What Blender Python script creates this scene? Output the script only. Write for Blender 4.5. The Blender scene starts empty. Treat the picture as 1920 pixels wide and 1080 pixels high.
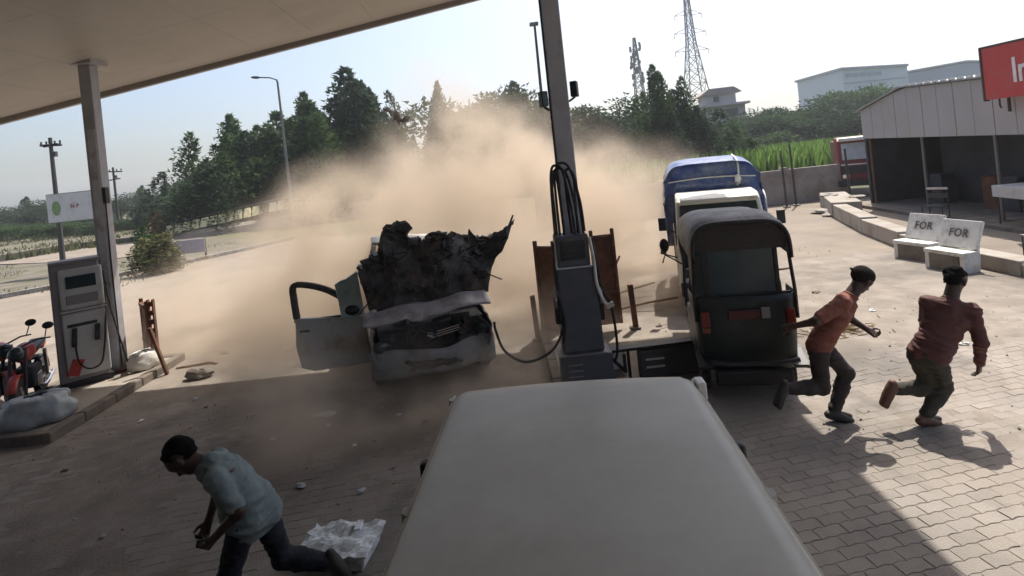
import bpy, bmesh, math, random
import numpy as np
from mathutils import Vector, Matrix, Euler, noise as mnoise
PI = math.pi
R = math.radians
random.seed(7)
S = bpy.context.scene
COL = S.collection

# ------------------------------------------------------------------ camera, sky, sun, exposure
CAM_H = 2.95
cd = bpy.data.cameras.new('camera')
cam = bpy.data.objects.new('camera', cd); COL.objects.link(cam)
cd.sensor_fit = 'HORIZONTAL'; cd.sensor_width = 36.0
cd.lens = 36.0 * 1048.0 / 1920.0
cd.shift_x = 24.1 / 1920.0
cd.shift_y = -229.4 / 1920.0
cd.clip_start = 0.05; cd.clip_end = 6000
# the security camera hangs a little crooked: six degrees of roll, looking level along +Y
cam.matrix_world = Matrix.Translation((0, 0, CAM_H)) @ Euler((PI / 2, 0, 0)).to_matrix().to_4x4() @ Matrix.Rotation(-R(6), 4, 'Z')
S.camera = cam

SUN = Vector((0.33, 0.52, 1.0)).normalized()
ELEV = math.asin(SUN.z); AZ = math.atan2(SUN.x, SUN.y)
w = bpy.data.worlds.new('World'); S.world = w; w.use_nodes = True
wn = w.node_tree
sky = wn.nodes.new('ShaderNodeTexSky'); sky.sky_type = 'NISHITA'; sky.sun_disc = False
sky.sun_elevation = ELEV; sky.sun_rotation = AZ; sky.altitude = 50
sky.air_density = 1.0; sky.dust_density = 4.5; sky.ozone_density = 2.5
bg = wn.nodes['Background']; bg.inputs['Strength'].default_value = 0.15
wn.links.new(sky.outputs[0], bg.inputs[0])
sl = bpy.data.lights.new('sun', 'SUN'); sl.energy = 5.0; sl.angle = R(0.5); sl.color = (1.0, 0.95, 0.87)
so = bpy.data.objects.new('sun', sl); COL.objects.link(so)
so.rotation_euler = SUN.to_track_quat('Z', 'Y').to_euler(); so.location = (2, 10, 40)
S.view_settings.view_transform = 'Standard'; S.view_settings.look = 'None'
S.view_settings.gamma = 1.0; S.view_settings.use_curve_mapping = False
S.view_settings.exposure = 0.46
S.render.engine = 'CYCLES'
S.cycles.use_denoising = True
S.cycles.max_bounces = 6; S.cycles.diffuse_bounces = 3; S.cycles.glossy_bounces = 2
S.cycles.transmission_bounces = 3; S.cycles.transparent_max_bounces = 8; S.cycles.volume_bounces = 2
S.cycles.volume_step_rate = 1.6; S.cycles.volume_max_steps = 96
S.cycles.use_adaptive_sampling = True; S.cycles.adaptive_threshold = 0.02
S.cycles.sample_clamp_indirect = 6.0; S.cycles.caustics_reflective = False; S.cycles.caustics_refractive = False

# ------------------------------------------------------------------ materials
MATS = {}
def mat(name, col, rough=0.7, metal=0.0, var=0.18, scale=6.0, bump=0.0, bscale=40.0, dirt=None, dirt_amt=0.0, dirt_scale=2.0, spec=0.5, rand=0.0, detail=5.0, alpha=1.0, trans=0.0, stain=None):
    if name in MATS: return MATS[name]
    m = bpy.data.materials.new(name); m.use_nodes = True
    nt = m.node_tree; N = nt.nodes; L = nt.links
    b = N['Principled BSDF']
    b.inputs['Roughness'].default_value = rough; b.inputs['Metallic'].default_value = metal
    b.inputs['Specular IOR Level'].default_value = spec
    if trans: b.inputs['Transmission Weight'].default_value = trans
    if alpha < 1: b.inputs['Alpha'].default_value = alpha
    geo = N.new('ShaderNodeNewGeometry')
    n1 = N.new('ShaderNodeTexNoise'); n1.inputs['Scale'].default_value = scale; n1.inputs['Detail'].default_value = detail
    n1.inputs['Roughness'].default_value = 0.62
    L.new(geo.outputs['Position'], n1.inputs['Vector'])
    rmp = N.new('ShaderNodeMapRange'); rmp.inputs['From Min'].default_value = 0.25; rmp.inputs['From Max'].default_value = 0.75
    rmp.inputs['To Min'].default_value = 1 - var; rmp.inputs['To Max'].default_value = 1 + var
    L.new(n1.outputs['Fac'], rmp.inputs['Value'])
    mul = N.new('ShaderNodeVectorMath'); mul.operation = 'SCALE'
    mul.inputs[0].default_value = col[:3]
    fac = rmp.outputs[0]
    if rand > 0:
        oi = N.new('ShaderNodeObjectInfo')
        ad = N.new('ShaderNodeMath'); ad.operation = 'ADD'
        L.new(geo.outputs['Random Per Island'], ad.inputs[0]); L.new(oi.outputs['Random'], ad.inputs[1])
        fr = N.new('ShaderNodeMath'); fr.operation = 'FRACT'; L.new(ad.outputs[0], fr.inputs[0])
        mr = N.new('ShaderNodeMapRange'); mr.inputs['To Min'].default_value = 1 - rand; mr.inputs['To Max'].default_value = 1 + rand
        L.new(fr.outputs[0], mr.inputs['Value'])
        mm = N.new('ShaderNodeMath'); mm.operation = 'MULTIPLY'; L.new(mr.outputs[0], mm.inputs[0]); L.new(fac, mm.inputs[1])
        fac = mm.outputs[0]
    L.new(fac, mul.inputs['Scale'])
    out = mul.outputs[0]
    if dirt is not None:
        n2 = N.new('ShaderNodeTexNoise'); n2.inputs['Scale'].default_value = dirt_scale; n2.inputs['Detail'].default_value = 6
        n2.inputs['Roughness'].default_value = 0.7
        L.new(geo.outputs['Position'], n2.inputs['Vector'])
        r2 = N.new('ShaderNodeMapRange'); r2.inputs['From Min'].default_value = 0.62 - 0.4 * dirt_amt; r2.inputs['From Max'].default_value = 0.85 - 0.4 * dirt_amt
        L.new(n2.outputs['Fac'], r2.inputs['Value'])
        mx = N.new('ShaderNodeMix'); mx.data_type = 'RGBA'
        L.new(r2.outputs[0], mx.inputs['Factor']); L.new(out, mx.inputs['A']); mx.inputs['B'].default_value = (*dirt, 1)
        out = mx.outputs['Result']
    if stain is not None:
        n4 = N.new('ShaderNodeTexNoise'); n4.inputs['Scale'].default_value = .42; n4.inputs['Detail'].default_value = 7; n4.inputs['Roughness'].default_value = .6; n4.inputs['Distortion'].default_value = .8
        L.new(geo.outputs['Position'], n4.inputs['Vector'])
        r4 = N.new('ShaderNodeMapRange'); r4.inputs['From Min'].default_value = .50; r4.inputs['From Max'].default_value = .66; r4.inputs['To Max'].default_value = .62
        L.new(n4.outputs['Fac'], r4.inputs['Value'])
        m4 = N.new('ShaderNodeMix'); m4.data_type = 'RGBA'
        L.new(r4.outputs[0], m4.inputs['Factor']); L.new(out, m4.inputs['A']); m4.inputs['B'].default_value = (*stain, 1); out = m4.outputs['Result']
    L.new(out, b.inputs['Base Color'])
    if bump > 0:
        n3 = N.new('ShaderNodeTexNoise'); n3.inputs['Scale'].default_value = bscale; n3.inputs['Detail'].default_value = 5
        L.new(geo.outputs['Position'], n3.inputs['Vector'])
        bp = N.new('ShaderNodeBump'); bp.inputs['Strength'].default_value = bump; bp.inputs['Distance'].default_value = 0.02
        L.new(n3.outputs['Fac'], bp.inputs['Height']); L.new(bp.outputs['Normal'], b.inputs['Normal'])
    MATS[name] = m
    return m

DUST = (0.30, 0.23, 0.16)
M_dirt = mat('dirt', (0.228, 0.192, 0.155), .95, var=.22, scale=.7, bump=.6, bscale=9, dirt=(0.22, 0.192, 0.16), dirt_amt=.3, dirt_scale=.25, detail=9, spec=.1)
M_sand = mat('joint_sand', (0.245, 0.212, 0.178), .95, var=.3, scale=2, bump=.5, bscale=50, spec=.1, stain=(.11, .10, .09))
M_paver = mat('paver_concrete', (0.255, 0.228, 0.20), .88, var=.24, scale=1.0, bump=.35, bscale=90, dirt=(0.29, 0.25, 0.21), dirt_amt=.5, dirt_scale=.9, rand=.09, detail=8, spec=.2, stain=(.10, .092, .085))
M_conc = mat('concrete', (0.34, 0.31, 0.27), .9, var=.22, scale=3, bump=.4, bscale=30, dirt=(0.22, 0.17, 0.12), dirt_amt=.35, dirt_scale=1.5, spec=.2)
M_concdark = mat('stained_and_shade_concrete', (0.16, 0.14, 0.12), .9, var=.3, scale=3, bump=.4, bscale=30, dirt=(0.25, 0.2, 0.14), dirt_amt=.3, spec=.2)
M_white = mat('worn_white_paint', (0.72, 0.71, 0.66), .55, var=.07, scale=2, dirt=(0.40, 0.36, 0.29), dirt_amt=.28, dirt_scale=1.6, bump=.08, bscale=12)
M_vanroof = mat('dusty_white_car_paint', (0.37, 0.355, 0.305), .42, var=.07, scale=1.2, dirt=(0.32, 0.30, 0.25), dirt_amt=.55, dirt_scale=1.8, bump=.02, bscale=10, spec=.5, detail=9)
M_carwhite = mat('white_car_paint', (0.48, 0.50, 0.50), .35, var=.08, scale=3, dirt=DUST, dirt_amt=.35, dirt_scale=2.2, bump=.1, bscale=5)
M_truckwhite = mat('cream_truck_paint', (0.70, 0.69, 0.60), .4, var=.08, scale=2, dirt=DUST, dirt_amt=.2, dirt_scale=3)
M_black = mat('black_plastic', (0.02, 0.02, 0.022), .55, var=.3, scale=8, dirt=(0.1, .08, .06), dirt_amt=.15)
M_rubber = mat('rubber', (0.025, 0.024, 0.023), .85, var=.3, scale=8, dirt=(0.16, .12, .09), dirt_amt=.3)
M_shadegrey = mat('shade_dust_grey_panel', (0.26, 0.275, 0.29), .5, var=.3, scale=3, dirt=(0.10, .095, .09), dirt_amt=.45, dirt_scale=2.6, bump=.3, bscale=8)  # white paint greyed: shade and dust over the car front put into colour
M_torn = mat('torn_dark_metal', (0.075, 0.07, 0.068), .75, metal=.2, var=.45, scale=5, dirt=(0.17, 0.13, 0.10), dirt_amt=.3, dirt_scale=4, bump=.6, bscale=14)
M_engine = mat('engine_grime', (0.035, 0.035, 0.04), .6, metal=.3, var=.5, scale=12, dirt=(0.12, .1, .08), dirt_amt=.25)
M_steel = mat('bare_steel', (0.45, 0.45, 0.46), .35, metal=.9, var=.15, scale=10)
M_chrome = mat('bright_chrome', (0.7, 0.7, 0.7), .15, metal=1.0, var=.05, scale=10)
M_rust = mat('rusty_steel', (0.17, 0.072, 0.042), .85, metal=.1, var=.4, scale=7, dirt=(0.07, .045, .035), dirt_amt=.4, dirt_scale=6, bump=.3)
M_col = mat('grey_painted_column', (0.40, 0.39, 0.41), .6, var=.12, scale=3, dirt=(0.30, .27, .26), dirt_amt=.3, dirt_scale=2.5, bump=.1, bscale=10)
M_colpale = mat('pale_grey_column', (0.56, 0.56, 0.58), .6, var=.12, scale=3, dirt=(0.22, .18, .15), dirt_amt=.3, dirt_scale=2.5, bump=.1, bscale=10)
M_canopy = mat('canopy_soffit_panel', (0.40, 0.375, 0.345), .45, var=.05, scale=.6, dirt=(0.34, .315, .285), dirt_amt=.3, dirt_scale=.5, spec=.4)
M_fascia = mat('canopy_fascia', (0.33, 0.29, 0.27), .5, var=.08, scale=1)
M_dispblue = mat('dispenser_blue_grey', (0.075, 0.082, 0.102), .5, var=.15, scale=4, dirt=(0.12, .10, .09), dirt_amt=.25)
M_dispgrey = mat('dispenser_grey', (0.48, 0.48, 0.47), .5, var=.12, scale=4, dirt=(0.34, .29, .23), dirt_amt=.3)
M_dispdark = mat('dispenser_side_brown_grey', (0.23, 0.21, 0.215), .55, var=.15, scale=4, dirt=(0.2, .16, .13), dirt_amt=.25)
M_red = mat('red_enamel', (0.42, 0.05, 0.04), .45, var=.15, scale=4, dirt=(0.2, .08, .06), dirt_amt=.2)
M_signred = mat('sign_red', (0.50, 0.055, 0.05), .5, var=.08, scale=2, dirt=(0.36, .10, .09), dirt_amt=.3)
M_glass = mat('dark_glass', (0.03, 0.045, 0.05), .08, var=.1, spec=.6)
M_plastic_sheet = mat('dusty_clear_window_plastic', (0.025, 0.05, 0.06), .25, var=.25, scale=5, spec=.5)
M_tarp = mat('blue_tarpaulin', (0.05, 0.088, 0.25), .28, var=.3, scale=4, bump=.9, bscale=7, dirt=(.20, .23, .30), dirt_amt=.42, dirt_scale=3.5, spec=.7)
M_hood = mat('rickshaw_hood_rexine', (0.075, 0.075, 0.08), .6, var=.2, scale=4, bump=.3, bscale=18, dirt=(0.22, .21, .21), dirt_amt=.5, dirt_scale=3)
M_rickbody = mat('rickshaw_dark_green', (0.011, 0.017, 0.017), .45, var=.25, scale=5, dirt=(0.035, .033, .032), dirt_amt=.25)
M_ricktrim = mat('rickshaw_brown_valance', (0.035, 0.026, 0.023), .6, var=.25, scale=6)
M_lampred = mat('tail_lamp_red', (0.20, 0.028, 0.018), .3, var=.1)
M_amber = mat('amber_lens', (0.22, 0.08, 0.025), .3, var=.1)
def leafmat(name, col, tr=.45):
    m = mat(name, col, .75, var=.35, scale=.5, rand=.5, spec=.2)
    nt = m.node_tree; b = nt.nodes['Principled BSDF']; o = [n for n in nt.nodes if n.type == 'OUTPUT_MATERIAL'][0]
    t = nt.nodes.new('ShaderNodeBsdfTranslucent'); mx = nt.nodes.new('ShaderNodeMixShader'); mx.inputs[0].default_value = tr
    nt.links.new(b.inputs['Base Color'].links[0].from_socket, t.inputs['Color'])
    nt.links.new(b.outputs[0], mx.inputs[1]); nt.links.new(t.outputs[0], mx.inputs[2]); nt.links.new(mx.outputs[0], o.inputs['Surface'])
    return m
M_leaf = [leafmat('leaf_dark', (0.040, 0.066, 0.036), .35), leafmat('leaf_mid', (0.056, 0.096, 0.036), .4), leafmat('leaf_olive', (0.115, 0.12, 0.055), .4)]
M_crop = leafmat('crop_green', (0.12, 0.20, 0.045), .5)
M_dry = mat('dry_brush', (0.19, 0.13, 0.065), .9, var=.35, scale=2, rand=.5, spec=.1)
M_bark = mat('bark', (0.10, 0.075, 0.055), .9, var=.3, scale=6)
M_asphalt = mat('asphalt', (0.11, 0.10, 0.095), .9, var=.2, scale=1.5, dirt=(0.18, .155, .125), dirt_amt=.4, dirt_scale=.6, spec=.2)
M_verge = mat('verge_soil', (0.15, 0.132, 0.105), .95, var=.35, scale=1.2, bump=.6, bscale=5, dirt=(0.095, .10, .05), dirt_amt=.38, dirt_scale=.9, detail=8, spec=.1)
M_field = mat('far_field', (0.10, 0.105, 0.06), .95, var=.35, scale=.05, dirt=(0.20, .17, .11), dirt_amt=.4, dirt_scale=.03, spec=.1)
M_shedwall = mat('shed_cladding', (0.36, 0.345, 0.345), .6, var=.06, scale=1, dirt=(0.36, .32, .28), dirt_amt=.3, dirt_scale=.8)
M_sheddark = mat('shed_dark_interior', (0.05, 0.052, 0.062), .8, var=.35, scale=1.3)  # shade inside the shed is put into this near-black colour
M_shedroof = mat('shed_roof_sheet', (0.30, 0.31, 0.31), .5, metal=.3, var=.12, scale=2)
M_ware = mat('warehouse_sheet', (0.50, 0.56, 0.62), .6, var=.08, scale=.1)
M_wareroof = mat('warehouse_roof', (0.33, 0.37, 0.44), .6, var=.08, scale=.1)
M_house = mat('house_plaster', (0.50, 0.45, 0.43), .8, var=.15, scale=.5)
M_wall = mat('boundary_wall_render', (0.30, 0.27, 0.25), .9, var=.2, scale=1.0, dirt=(0.2, .16, .13), dirt_amt=.4, dirt_scale=1.2, bump=.3)
M_pole = mat('dark_pole', (0.05, 0.048, 0.045), .7, var=.2)
M_lampgrey = mat('galvanised_pole', (0.16, 0.155, 0.15), .5, metal=.3, var=.1)
M_lattice = mat('lattice_steel', (0.22, 0.21, 0.21), .6, metal=.3, var=.1)
M_signwhite = mat('sign_white', (0.62, 0.60, 0.58), .5, var=.06, scale=1.5, dirt=(0.45, .42, .38), dirt_amt=.3)
M_signgreen = mat('sign_green', (0.20, 0.30, 0.12), .6)
M_ink = mat('sign_ink', (0.025, 0.025, 0.03), .6)
M_inkred = mat('sign_ink_red', (0.28, 0.04, 0.06), .6)
M_inkwhite = mat('sign_ink_white', (0.75, 0.72, 0.70), .6)
M_foam = mat('white_box_foam', (0.80, 0.84, 0.84), .75, var=.14, scale=9, dirt=(0.25, .27, .26), dirt_amt=.4, dirt_scale=6, bump=.5, bscale=20)
M_sack = mat('pale_plastic_sheet', (0.36, 0.39, 0.40), .4, var=.15, scale=7, bump=.4, bscale=14)
M_skin = mat('dark_skin', (0.055, 0.031, 0.022), .5, var=.1, scale=9, spec=.4)
M_hair = mat('black_hair', (0.008, 0.007, 0.007), .9, var=.4, scale=40, bump=.8, bscale=160, spec=.12)
M_shirtA = mat('rust_orange_shirt', (0.20, 0.066, 0.042), .85, var=.15, scale=12, bump=.5, bscale=16)
M_shirtB = mat('maroon_shirt', (0.095, 0.036, 0.031), .85, var=.15, scale=12, bump=.5, bscale=16)
M_shirtC = mat('pale_teal_shirt', (0.19, 0.232, 0.228), .85, var=.12, scale=10, bump=.5, bscale=16)
M_trouA = mat('dark_brown_trousers', (0.040, 0.030, 0.028), .9, var=.2, scale=14, bump=.4, bscale=20)
M_trouB = mat('dark_olive_trousers', (0.045, 0.040, 0.030), .9, var=.2, scale=14, bump=.4, bscale=20)
M_trouC = mat('navy_trousers', (0.016, 0.018, 0.026), .9, var=.2, scale=14, bump=.4, bscale=20)
M_capA = mat('dark_cap', (0.02, 0.016, 0.016), .95, var=.3, scale=30, bump=.5, bscale=90, spec=.1)
M_shoe = mat('dark_shoe', (0.035, 0.028, 0.025), .6, var=.2)
M_shoeB = mat('brown_shoe', (0.12, 0.055, 0.035), .6, var=.2)
M_eye = mat('eye_white', (0.5, 0.48, 0.45), .3)
M_barrier = mat('yellow_white_barrier', (0.86, 0.74, 0.42), .8, var=.12, scale=2, dirt=(0.34, .20, .08), dirt_amt=.22, dirt_scale=2)
M_wood = mat('weathered_wood', (0.20, 0.12, 0.075), .85, var=.3, scale=8)
M_kerb = mat('kerb_painted', (0.30, 0.29, 0.27), .9, var=.25, scale=2.2, dirt=(0.16, .13, .1), dirt_amt=.4, spec=.2)
M_bench = mat('bench_whitewash', (0.66, 0.65, 0.61), .8, var=.12, scale=5, dirt=(0.38, .35, .30), dirt_amt=.35, dirt_scale=4)

# ------------------------------------------------------------------ mesh builder
class MB:
    def __init__(s): s.v = []; s.f = []
    def add(s, vs, fs):
        o = len(s.v); s.v += [tuple(p) for p in vs]; s.f += [tuple(i + o for i in f) for f in fs]; return s
    def box(s, c, d, rot=None, taper=None):
        hx, hy, hz = d[0] / 2, d[1] / 2, d[2] / 2
        P = [Vector((x * hx, y * hy, z * hz)) for z in (-1, 1) for y in (-1, 1) for x in (-1, 1)]
        if taper:
            for p in P[4:]: p.x *= taper[0]; p.y *= taper[1]
        if rot is not None:
            q = rot if isinstance(rot, Matrix) else Euler(rot).to_matrix(); P = [q @ p for p in P]
        c = Vector(c)
        return s.add([p + c for p in P], [(0, 2, 3, 1), (4, 5, 7, 6), (0, 1, 5, 4), (1, 3, 7, 5), (3, 2, 6, 7), (2, 0, 4, 6)])
    def hexa(s, P):  # 4 bottom (ccw seen from above) then 4 top
        return s.add(P, [(3, 2, 1, 0), (4, 5, 6, 7), (0, 1, 5, 4), (1, 2, 6, 5), (2, 3, 7, 6), (3, 0, 4, 7)])
    def tube(s, pts, r, n=8, closed=False):
        pts = [Vector(p) for p in pts]; k = len(pts)
        rs = r if isinstance(r, (list, tuple)) else [r] * k
        base = len(s.v); up = None
        for i, p in enumerate(pts):
            if closed: d = pts[(i + 1) % k] - pts[i - 1]
            else: d = pts[min(i + 1, k - 1)] - pts[max(i - 1, 0)]
            if d.length < 1e-9: d = Vector((0, 0, 1))
            d.normalize()
            if up is None: up = Vector((0, 0, 1)) if abs(d.z) < .9 else Vector((1, 0, 0))
            a = d.cross(up); a.normalize() if a.length > 1e-6 else None
            b = a.cross(d); b.normalize(); up = b
            for j in range(n):
                t = 2 * PI * j / n; s.v.append(tuple(p + (a * math.cos(t) + b * math.sin(t)) * rs[i]))
        m = k if closed else k - 1
        for i in range(m):
            i2 = (i + 1) % k
            for j in range(n):
                j2 = (j + 1) % n
                s.f.append((base + i * n + j, base + i * n + j2, base + i2 * n + j2, base + i2 * n + j))
        if not closed:
            s.f.append(tuple(base + j for j in range(n - 1, -1, -1))); s.f.append(tuple(base + (k - 1) * n + j for j in range(n)))
        return s
    def cyl(s, a, b, r0, r1=None, n=12): return s.tube([a, b], [r0, r0 if r1 is None else r1], n)
    def prism(s, poly, fn, d0, d1):  # 2-d outline pushed between two depths; fn(u, v, d) -> point
        n = len(poly); base = len(s.v)
        for d in (d0, d1):
            for (u, v) in poly: s.v.append(tuple(fn(u, v, d)))
        s.f.append(tuple(base + i for i in range(n - 1, -1, -1))); s.f.append(tuple(base + n + i for i in range(n)))
        for i in range(n):
            j = (i + 1) % n; s.f.append((base + i, base + j, base + n + j, base + n + i))
        return s
    def ell(s, c, r, n=12, m=8, rot=None, jit=0, seed=0):
        c = Vector(c); base = len(s.v); rr = random.Random(seed)
        r = (r, r, r) if not isinstance(r, (tuple, list)) else r
        q = None if rot is None else Euler(rot).to_matrix()
        def pt(th, ph):
            k = 1 + (rr.uniform(-jit, jit) if jit else 0)
            p = Vector((r[0] * math.sin(th) * math.cos(ph) * k, r[1] * math.sin(th) * math.sin(ph) * k, r[2] * math.cos(th) * k))
            return tuple((q @ p if q else p) + c)
        s.v.append(pt(0, 0))
        for i in range(1, m):
            for j in range(n): s.v.append(pt(PI * i / m, 2 * PI * j / n))
        s.v.append(pt(PI, 0)); e = len(s.v) - 1
        for j in range(n):
            j2 = (j + 1) % n
            s.f.append((base, base + 1 + j, base + 1 + j2))
            for i in range(m - 2): s.f.append((base + 1 + i * n + j, base + 1 + (i + 1) * n + j, base + 1 + (i + 1) * n + j2, base + 1 + i * n + j2))
            s.f.append((base + 1 + (m - 2) * n + j, e, base + 1 + (m - 2) * n + j2))
        return s
    def sheet(s, fn, nu, nv, thick):  # a bent sheet with real thickness: fn(u, v) -> point, 0..1
        P = [[Vector(fn(i / nu, j / nv)) for j in range(nv + 1)] for i in range(nu + 1)]
        base = len(s.v); W = nv + 1
        Nn = []
        for i in range(nu + 1):
            for j in range(W):
                a = P[min(i + 1, nu)][j] - P[max(i - 1, 0)][j]; b = P[i][min(j + 1, nv)] - P[i][max(j - 1, 0)]
                n_ = a.cross(b); n_ = n_.normalized() if n_.length > 1e-9 else Vector((0, 0, 1)); Nn.append(n_)
                s.v.append(tuple(P[i][j]))
        k = (nu + 1) * W
        for i in range(nu + 1):
            for j in range(W): s.v.append(tuple(P[i][j] - Nn[i * W + j] * thick))
        for i in range(nu):
            for j in range(nv):
                a = base + i * W + j
                s.f.append((a, a + W, a + W + 1, a + 1)); s.f.append((a + k, a + k + 1, a + k + W + 1, a + k + W))
        rim = [i * W for i in range(nu + 1)] + [nu * W + j for j in range(1, W)] + [i * W + nv for i in range(nu - 1, -1, -1)] + [j for j in range(nv - 1, 0, -1)]
        for q in range(len(rim)):
            a, b = rim[q], rim[(q + 1) % len(rim)]; s.f.append((base + b, base + a, base + a + k, base + b + k))
        return s
    def build(s, name, m, parent=None, smooth=False, bevel=0, seg=2):
        me = bpy.data.meshes.new(name); me.from_pydata(s.v, [], s.f); me.update()
        me.materials.append(m)
        if smooth: me.polygons.foreach_set('use_smooth', [True] * len(me.polygons))
        o = bpy.data.objects.new(name, me); COL.objects.link(o)
        if parent is not None: o.parent = parent
        if bevel:
            b = o.modifiers.new('bevel', 'BEVEL'); b.width = bevel; b.segments = seg; b.limit_method = 'ANGLE'; b.angle_limit = R(35)
        return o

def tag(o, label=None, cat=None, group=None, kind=None):
    if label: o['label'] = label
    if cat: o['category'] = cat
    if group: o['group'] = group
    if kind: o['kind'] = kind
    return o
def thing(name, loc, label, cat, rz=0, group=None):
    o = bpy.data.objects.new(name, None); COL.objects.link(o); o.location = loc; o.rotation_euler = (0, 0, rz)
    o.empty_display_size = .2
    return tag(o, label, cat, group)
def copy_tree(o, parent=None):
    c = o.copy(); COL.objects.link(c)
    if parent is not None: c.parent = parent
    for ch in list(o.children): copy_tree(ch, c)
    return c
def text(name, body, size, m, parent, loc, rot, depth=.004, sx=1.0, spacing=1.0):
    cu = bpy.data.curves.new(name, 'FONT'); cu.body = body; cu.size = size; cu.extrude = depth; cu.align_x = 'CENTER'; cu.align_y = 'CENTER'; cu.space_character = spacing
    cu.offset = size * .018
    t = bpy.data.objects.new(name, cu); COL.objects.link(t)
    me = bpy.data.meshes.new_from_object(t.evaluated_get(bpy.context.evaluated_depsgraph_get()))
    bpy.data.objects.remove(t); me.materials.clear(); me.materials.append(m)
    o = bpy.data.objects.new(name, me); COL.objects.link(o); o.parent = parent; o.location = loc; o.rotation_euler = rot; o.scale = (sx, 1, 1)
    return o

# ------------------------------------------------------------------ ground, paving, roads
g = MB()
xs = [-700, -300, -150, -100, -70, -50, -40, -30, -20, -10, 0, 10, 20, 30, 45, 70, 110, 200, 400, 800]
ys = [-30, 0, 10, 20, 30, 40, 50, 60, 80, 110, 160, 260, 450, 900]
def gz(x, y): return -0.03 - .0 * x
g.add([(x, y, gz(x, y)) for y in ys for x in xs], [(j * len(xs) + i, j * len(xs) + i + 1, (j + 1) * len(xs) + i + 1, (j + 1) * len(xs) + i) for j in range(len(ys) - 1) for i in range(len(xs) - 1)])
tag(g.build('ground', M_field), kind='structure')
def flat(name, poly, z, m, th=.02):
    b = MB().prism(poly, lambda u, v, d: (u, v, d), z - th, z)
    return tag(b.build(name, m), kind='structure')
# packed dirt of the yard, up to the wall at the back and the verge on the left
flat('yard', [(-22, -12), (26, -12), (26, 27), (13, 27), (4, 27), (-12, 32), (-15.0, 24.9), (-18.8, 20.6), (-22, 17.2)], -.006, M_dirt)
def sst(a, b_, x): t = min(1, max(0, (x - a) / (b_ - a))); return t * t * (3 - 2 * t)
def sand_z(x, y):
    n_ = mnoise.noise(Vector((x * .55, y * .55, 5))) + .5 * mnoise.noise(Vector((x * 1.7, y * 1.7, 2))) + .25 * mnoise.noise(Vector((x * 5, y * 5, 7)))
    return .0035 + .0055 * max(0, min(1, n_ * .9 + .15)) + .012 * sst(6.6, 10.2, y + .8 * n_) + .003 * sst(1.5, -1.5, x)
fb = MB(); fx = [-13 + .14 * i for i in range(161)]; fy = [-6 + .14 * i for i in range(138)]
fb.add([(x, y, sand_z(x, y) if y > 2 else .004) for y in fy for x in fx], [(j * 161 + i, j * 161 + i + 1, (j + 1) * 161 + i + 1, (j + 1) * 161 + i) for j in range(137) for i in range(160) if fx[i] < 9.4 - .1 * max(0, fy[j] - 6)])
fore = tag(fb.build('forecourt', M_sand, smooth=True), kind='structure')

# interlocking zigzag pavers
PL, PW = .225, .1125
def paver_outline():
    d = .011; gp = .0022
    lo = [(0, 0), (.25, 1), (.5, 0), (.75, 1), (1, 0)]
    bot = [(x * PL + (gp if x == 0 else -gp if x == 1 else 0), y * d + gp) for x, y in lo]
    top = [(x * PL + (gp if x == 0 else -gp if x == 1 else 0), PW + y * d - gp) for x, y in reversed(lo)]
    return [(x - PL / 2, y - PW / 2) for x, y in bot + top]
OUT = np.array(paver_outline())
def paver_geo():
    n = len(OUT); c = OUT.mean(0)
    inn = c + (OUT - c) * np.array([.965, .93])
    v = [(*p, 0.0) for p in inn] + [(*(c + (OUT - c) * np.array([.99, .985])), -.0035) for c, OUT in [(c, o) for o in OUT]] + [(*p, -.011) for p in OUT]
    v = np.array(v, float)
    f = [tuple(range(n))]
    for k in range(2):
        for i in range(n):
            j = (i + 1) % n; f.append((k * n + i, (k + 1) * n + i, (k + 1) * n + j, k * n + j))
    return v, f
PV, PF = paver_geo()
pang = R(9.5); ca, sa = math.cos(pang), math.sin(pang)
spots = []
rng = random.Random(3)
row = 0
for jr in range(-80, 140):
    v0 = jr * PW
    drift = .012 * math.sin(jr * .9) + (.008 if jr % 7 == 0 else 0)
    for ir in range(-70, 70):
        u0 = ir * PL + (PL / 2 if jr % 2 else 0) + drift
        X = u0 * ca - v0 * sa; Y = u0 * sa + v0 * ca
        if not (2.7 < Y < 10.6): continue
        if not (-.98 * Y - .3 < X < .80 * Y + 1.0): continue
        if X < -6.2 + .02 * Y and Y > 6.8: continue
        if X > 7.6: continue
        nz = mnoise.noise(Vector((X * .6, Y * .6, 0)))
        u1 = rng.gauss(0, .0016); v1 = rng.gauss(0, .0016)
        gap = mnoise.noise(Vector((X * 1.1 + 9, Y * 1.1, 3)))
        z = .0075 + .004 * nz + rng.gauss(0, .0011)
        spots.append((X + u1, Y + v1, z, pang + rng.gauss(0, .012 + .01 * max(0, gap)), rng.gauss(0, .009), rng.gauss(0, .007)))
def prio(s):
    X, Y = s[0], s[1]
    hidden = -.75 < X - (Y - 3.3) * .12 < 1.25 and Y < 5.2
    off = X < -.88 * Y or X > .83 * Y or Y < 3.15
    return (hidden or off, Y)
spots.sort(key=prio)
pme = bpy.data.meshes.new('paver'); pme.from_pydata(PV.tolist(), [], PF); pme.materials.append(M_paver)
for (X, Y, z, a, tx, ty) in spots[:300]:
    o = bpy.data.objects.new('paver', pme); COL.objects.link(o); o.parent = fore
    o.location = (X, Y, z); o.rotation_euler = (tx, ty, a)
allv, allf = [], []
n0 = len(PV)
for k, (X, Y, z, a, tx, ty) in enumerate(spots[300:]):
    m3 = np.array(Euler((tx, ty, a)).to_matrix()); P = PV @ m3.T + np.array((X, Y, z))
    allv.append(P); allf += [tuple(i + k * n0 for i in f) for f in PF]
me = bpy.data.meshes.new('paving'); me.from_pydata(np.concatenate(allv).tolist(), [], allf); me.materials.append(M_paver)
o = bpy.data.objects.new('paving', me); COL.objects.link(o); o.parent = fore; o['kind'] = 'stuff'

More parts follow.
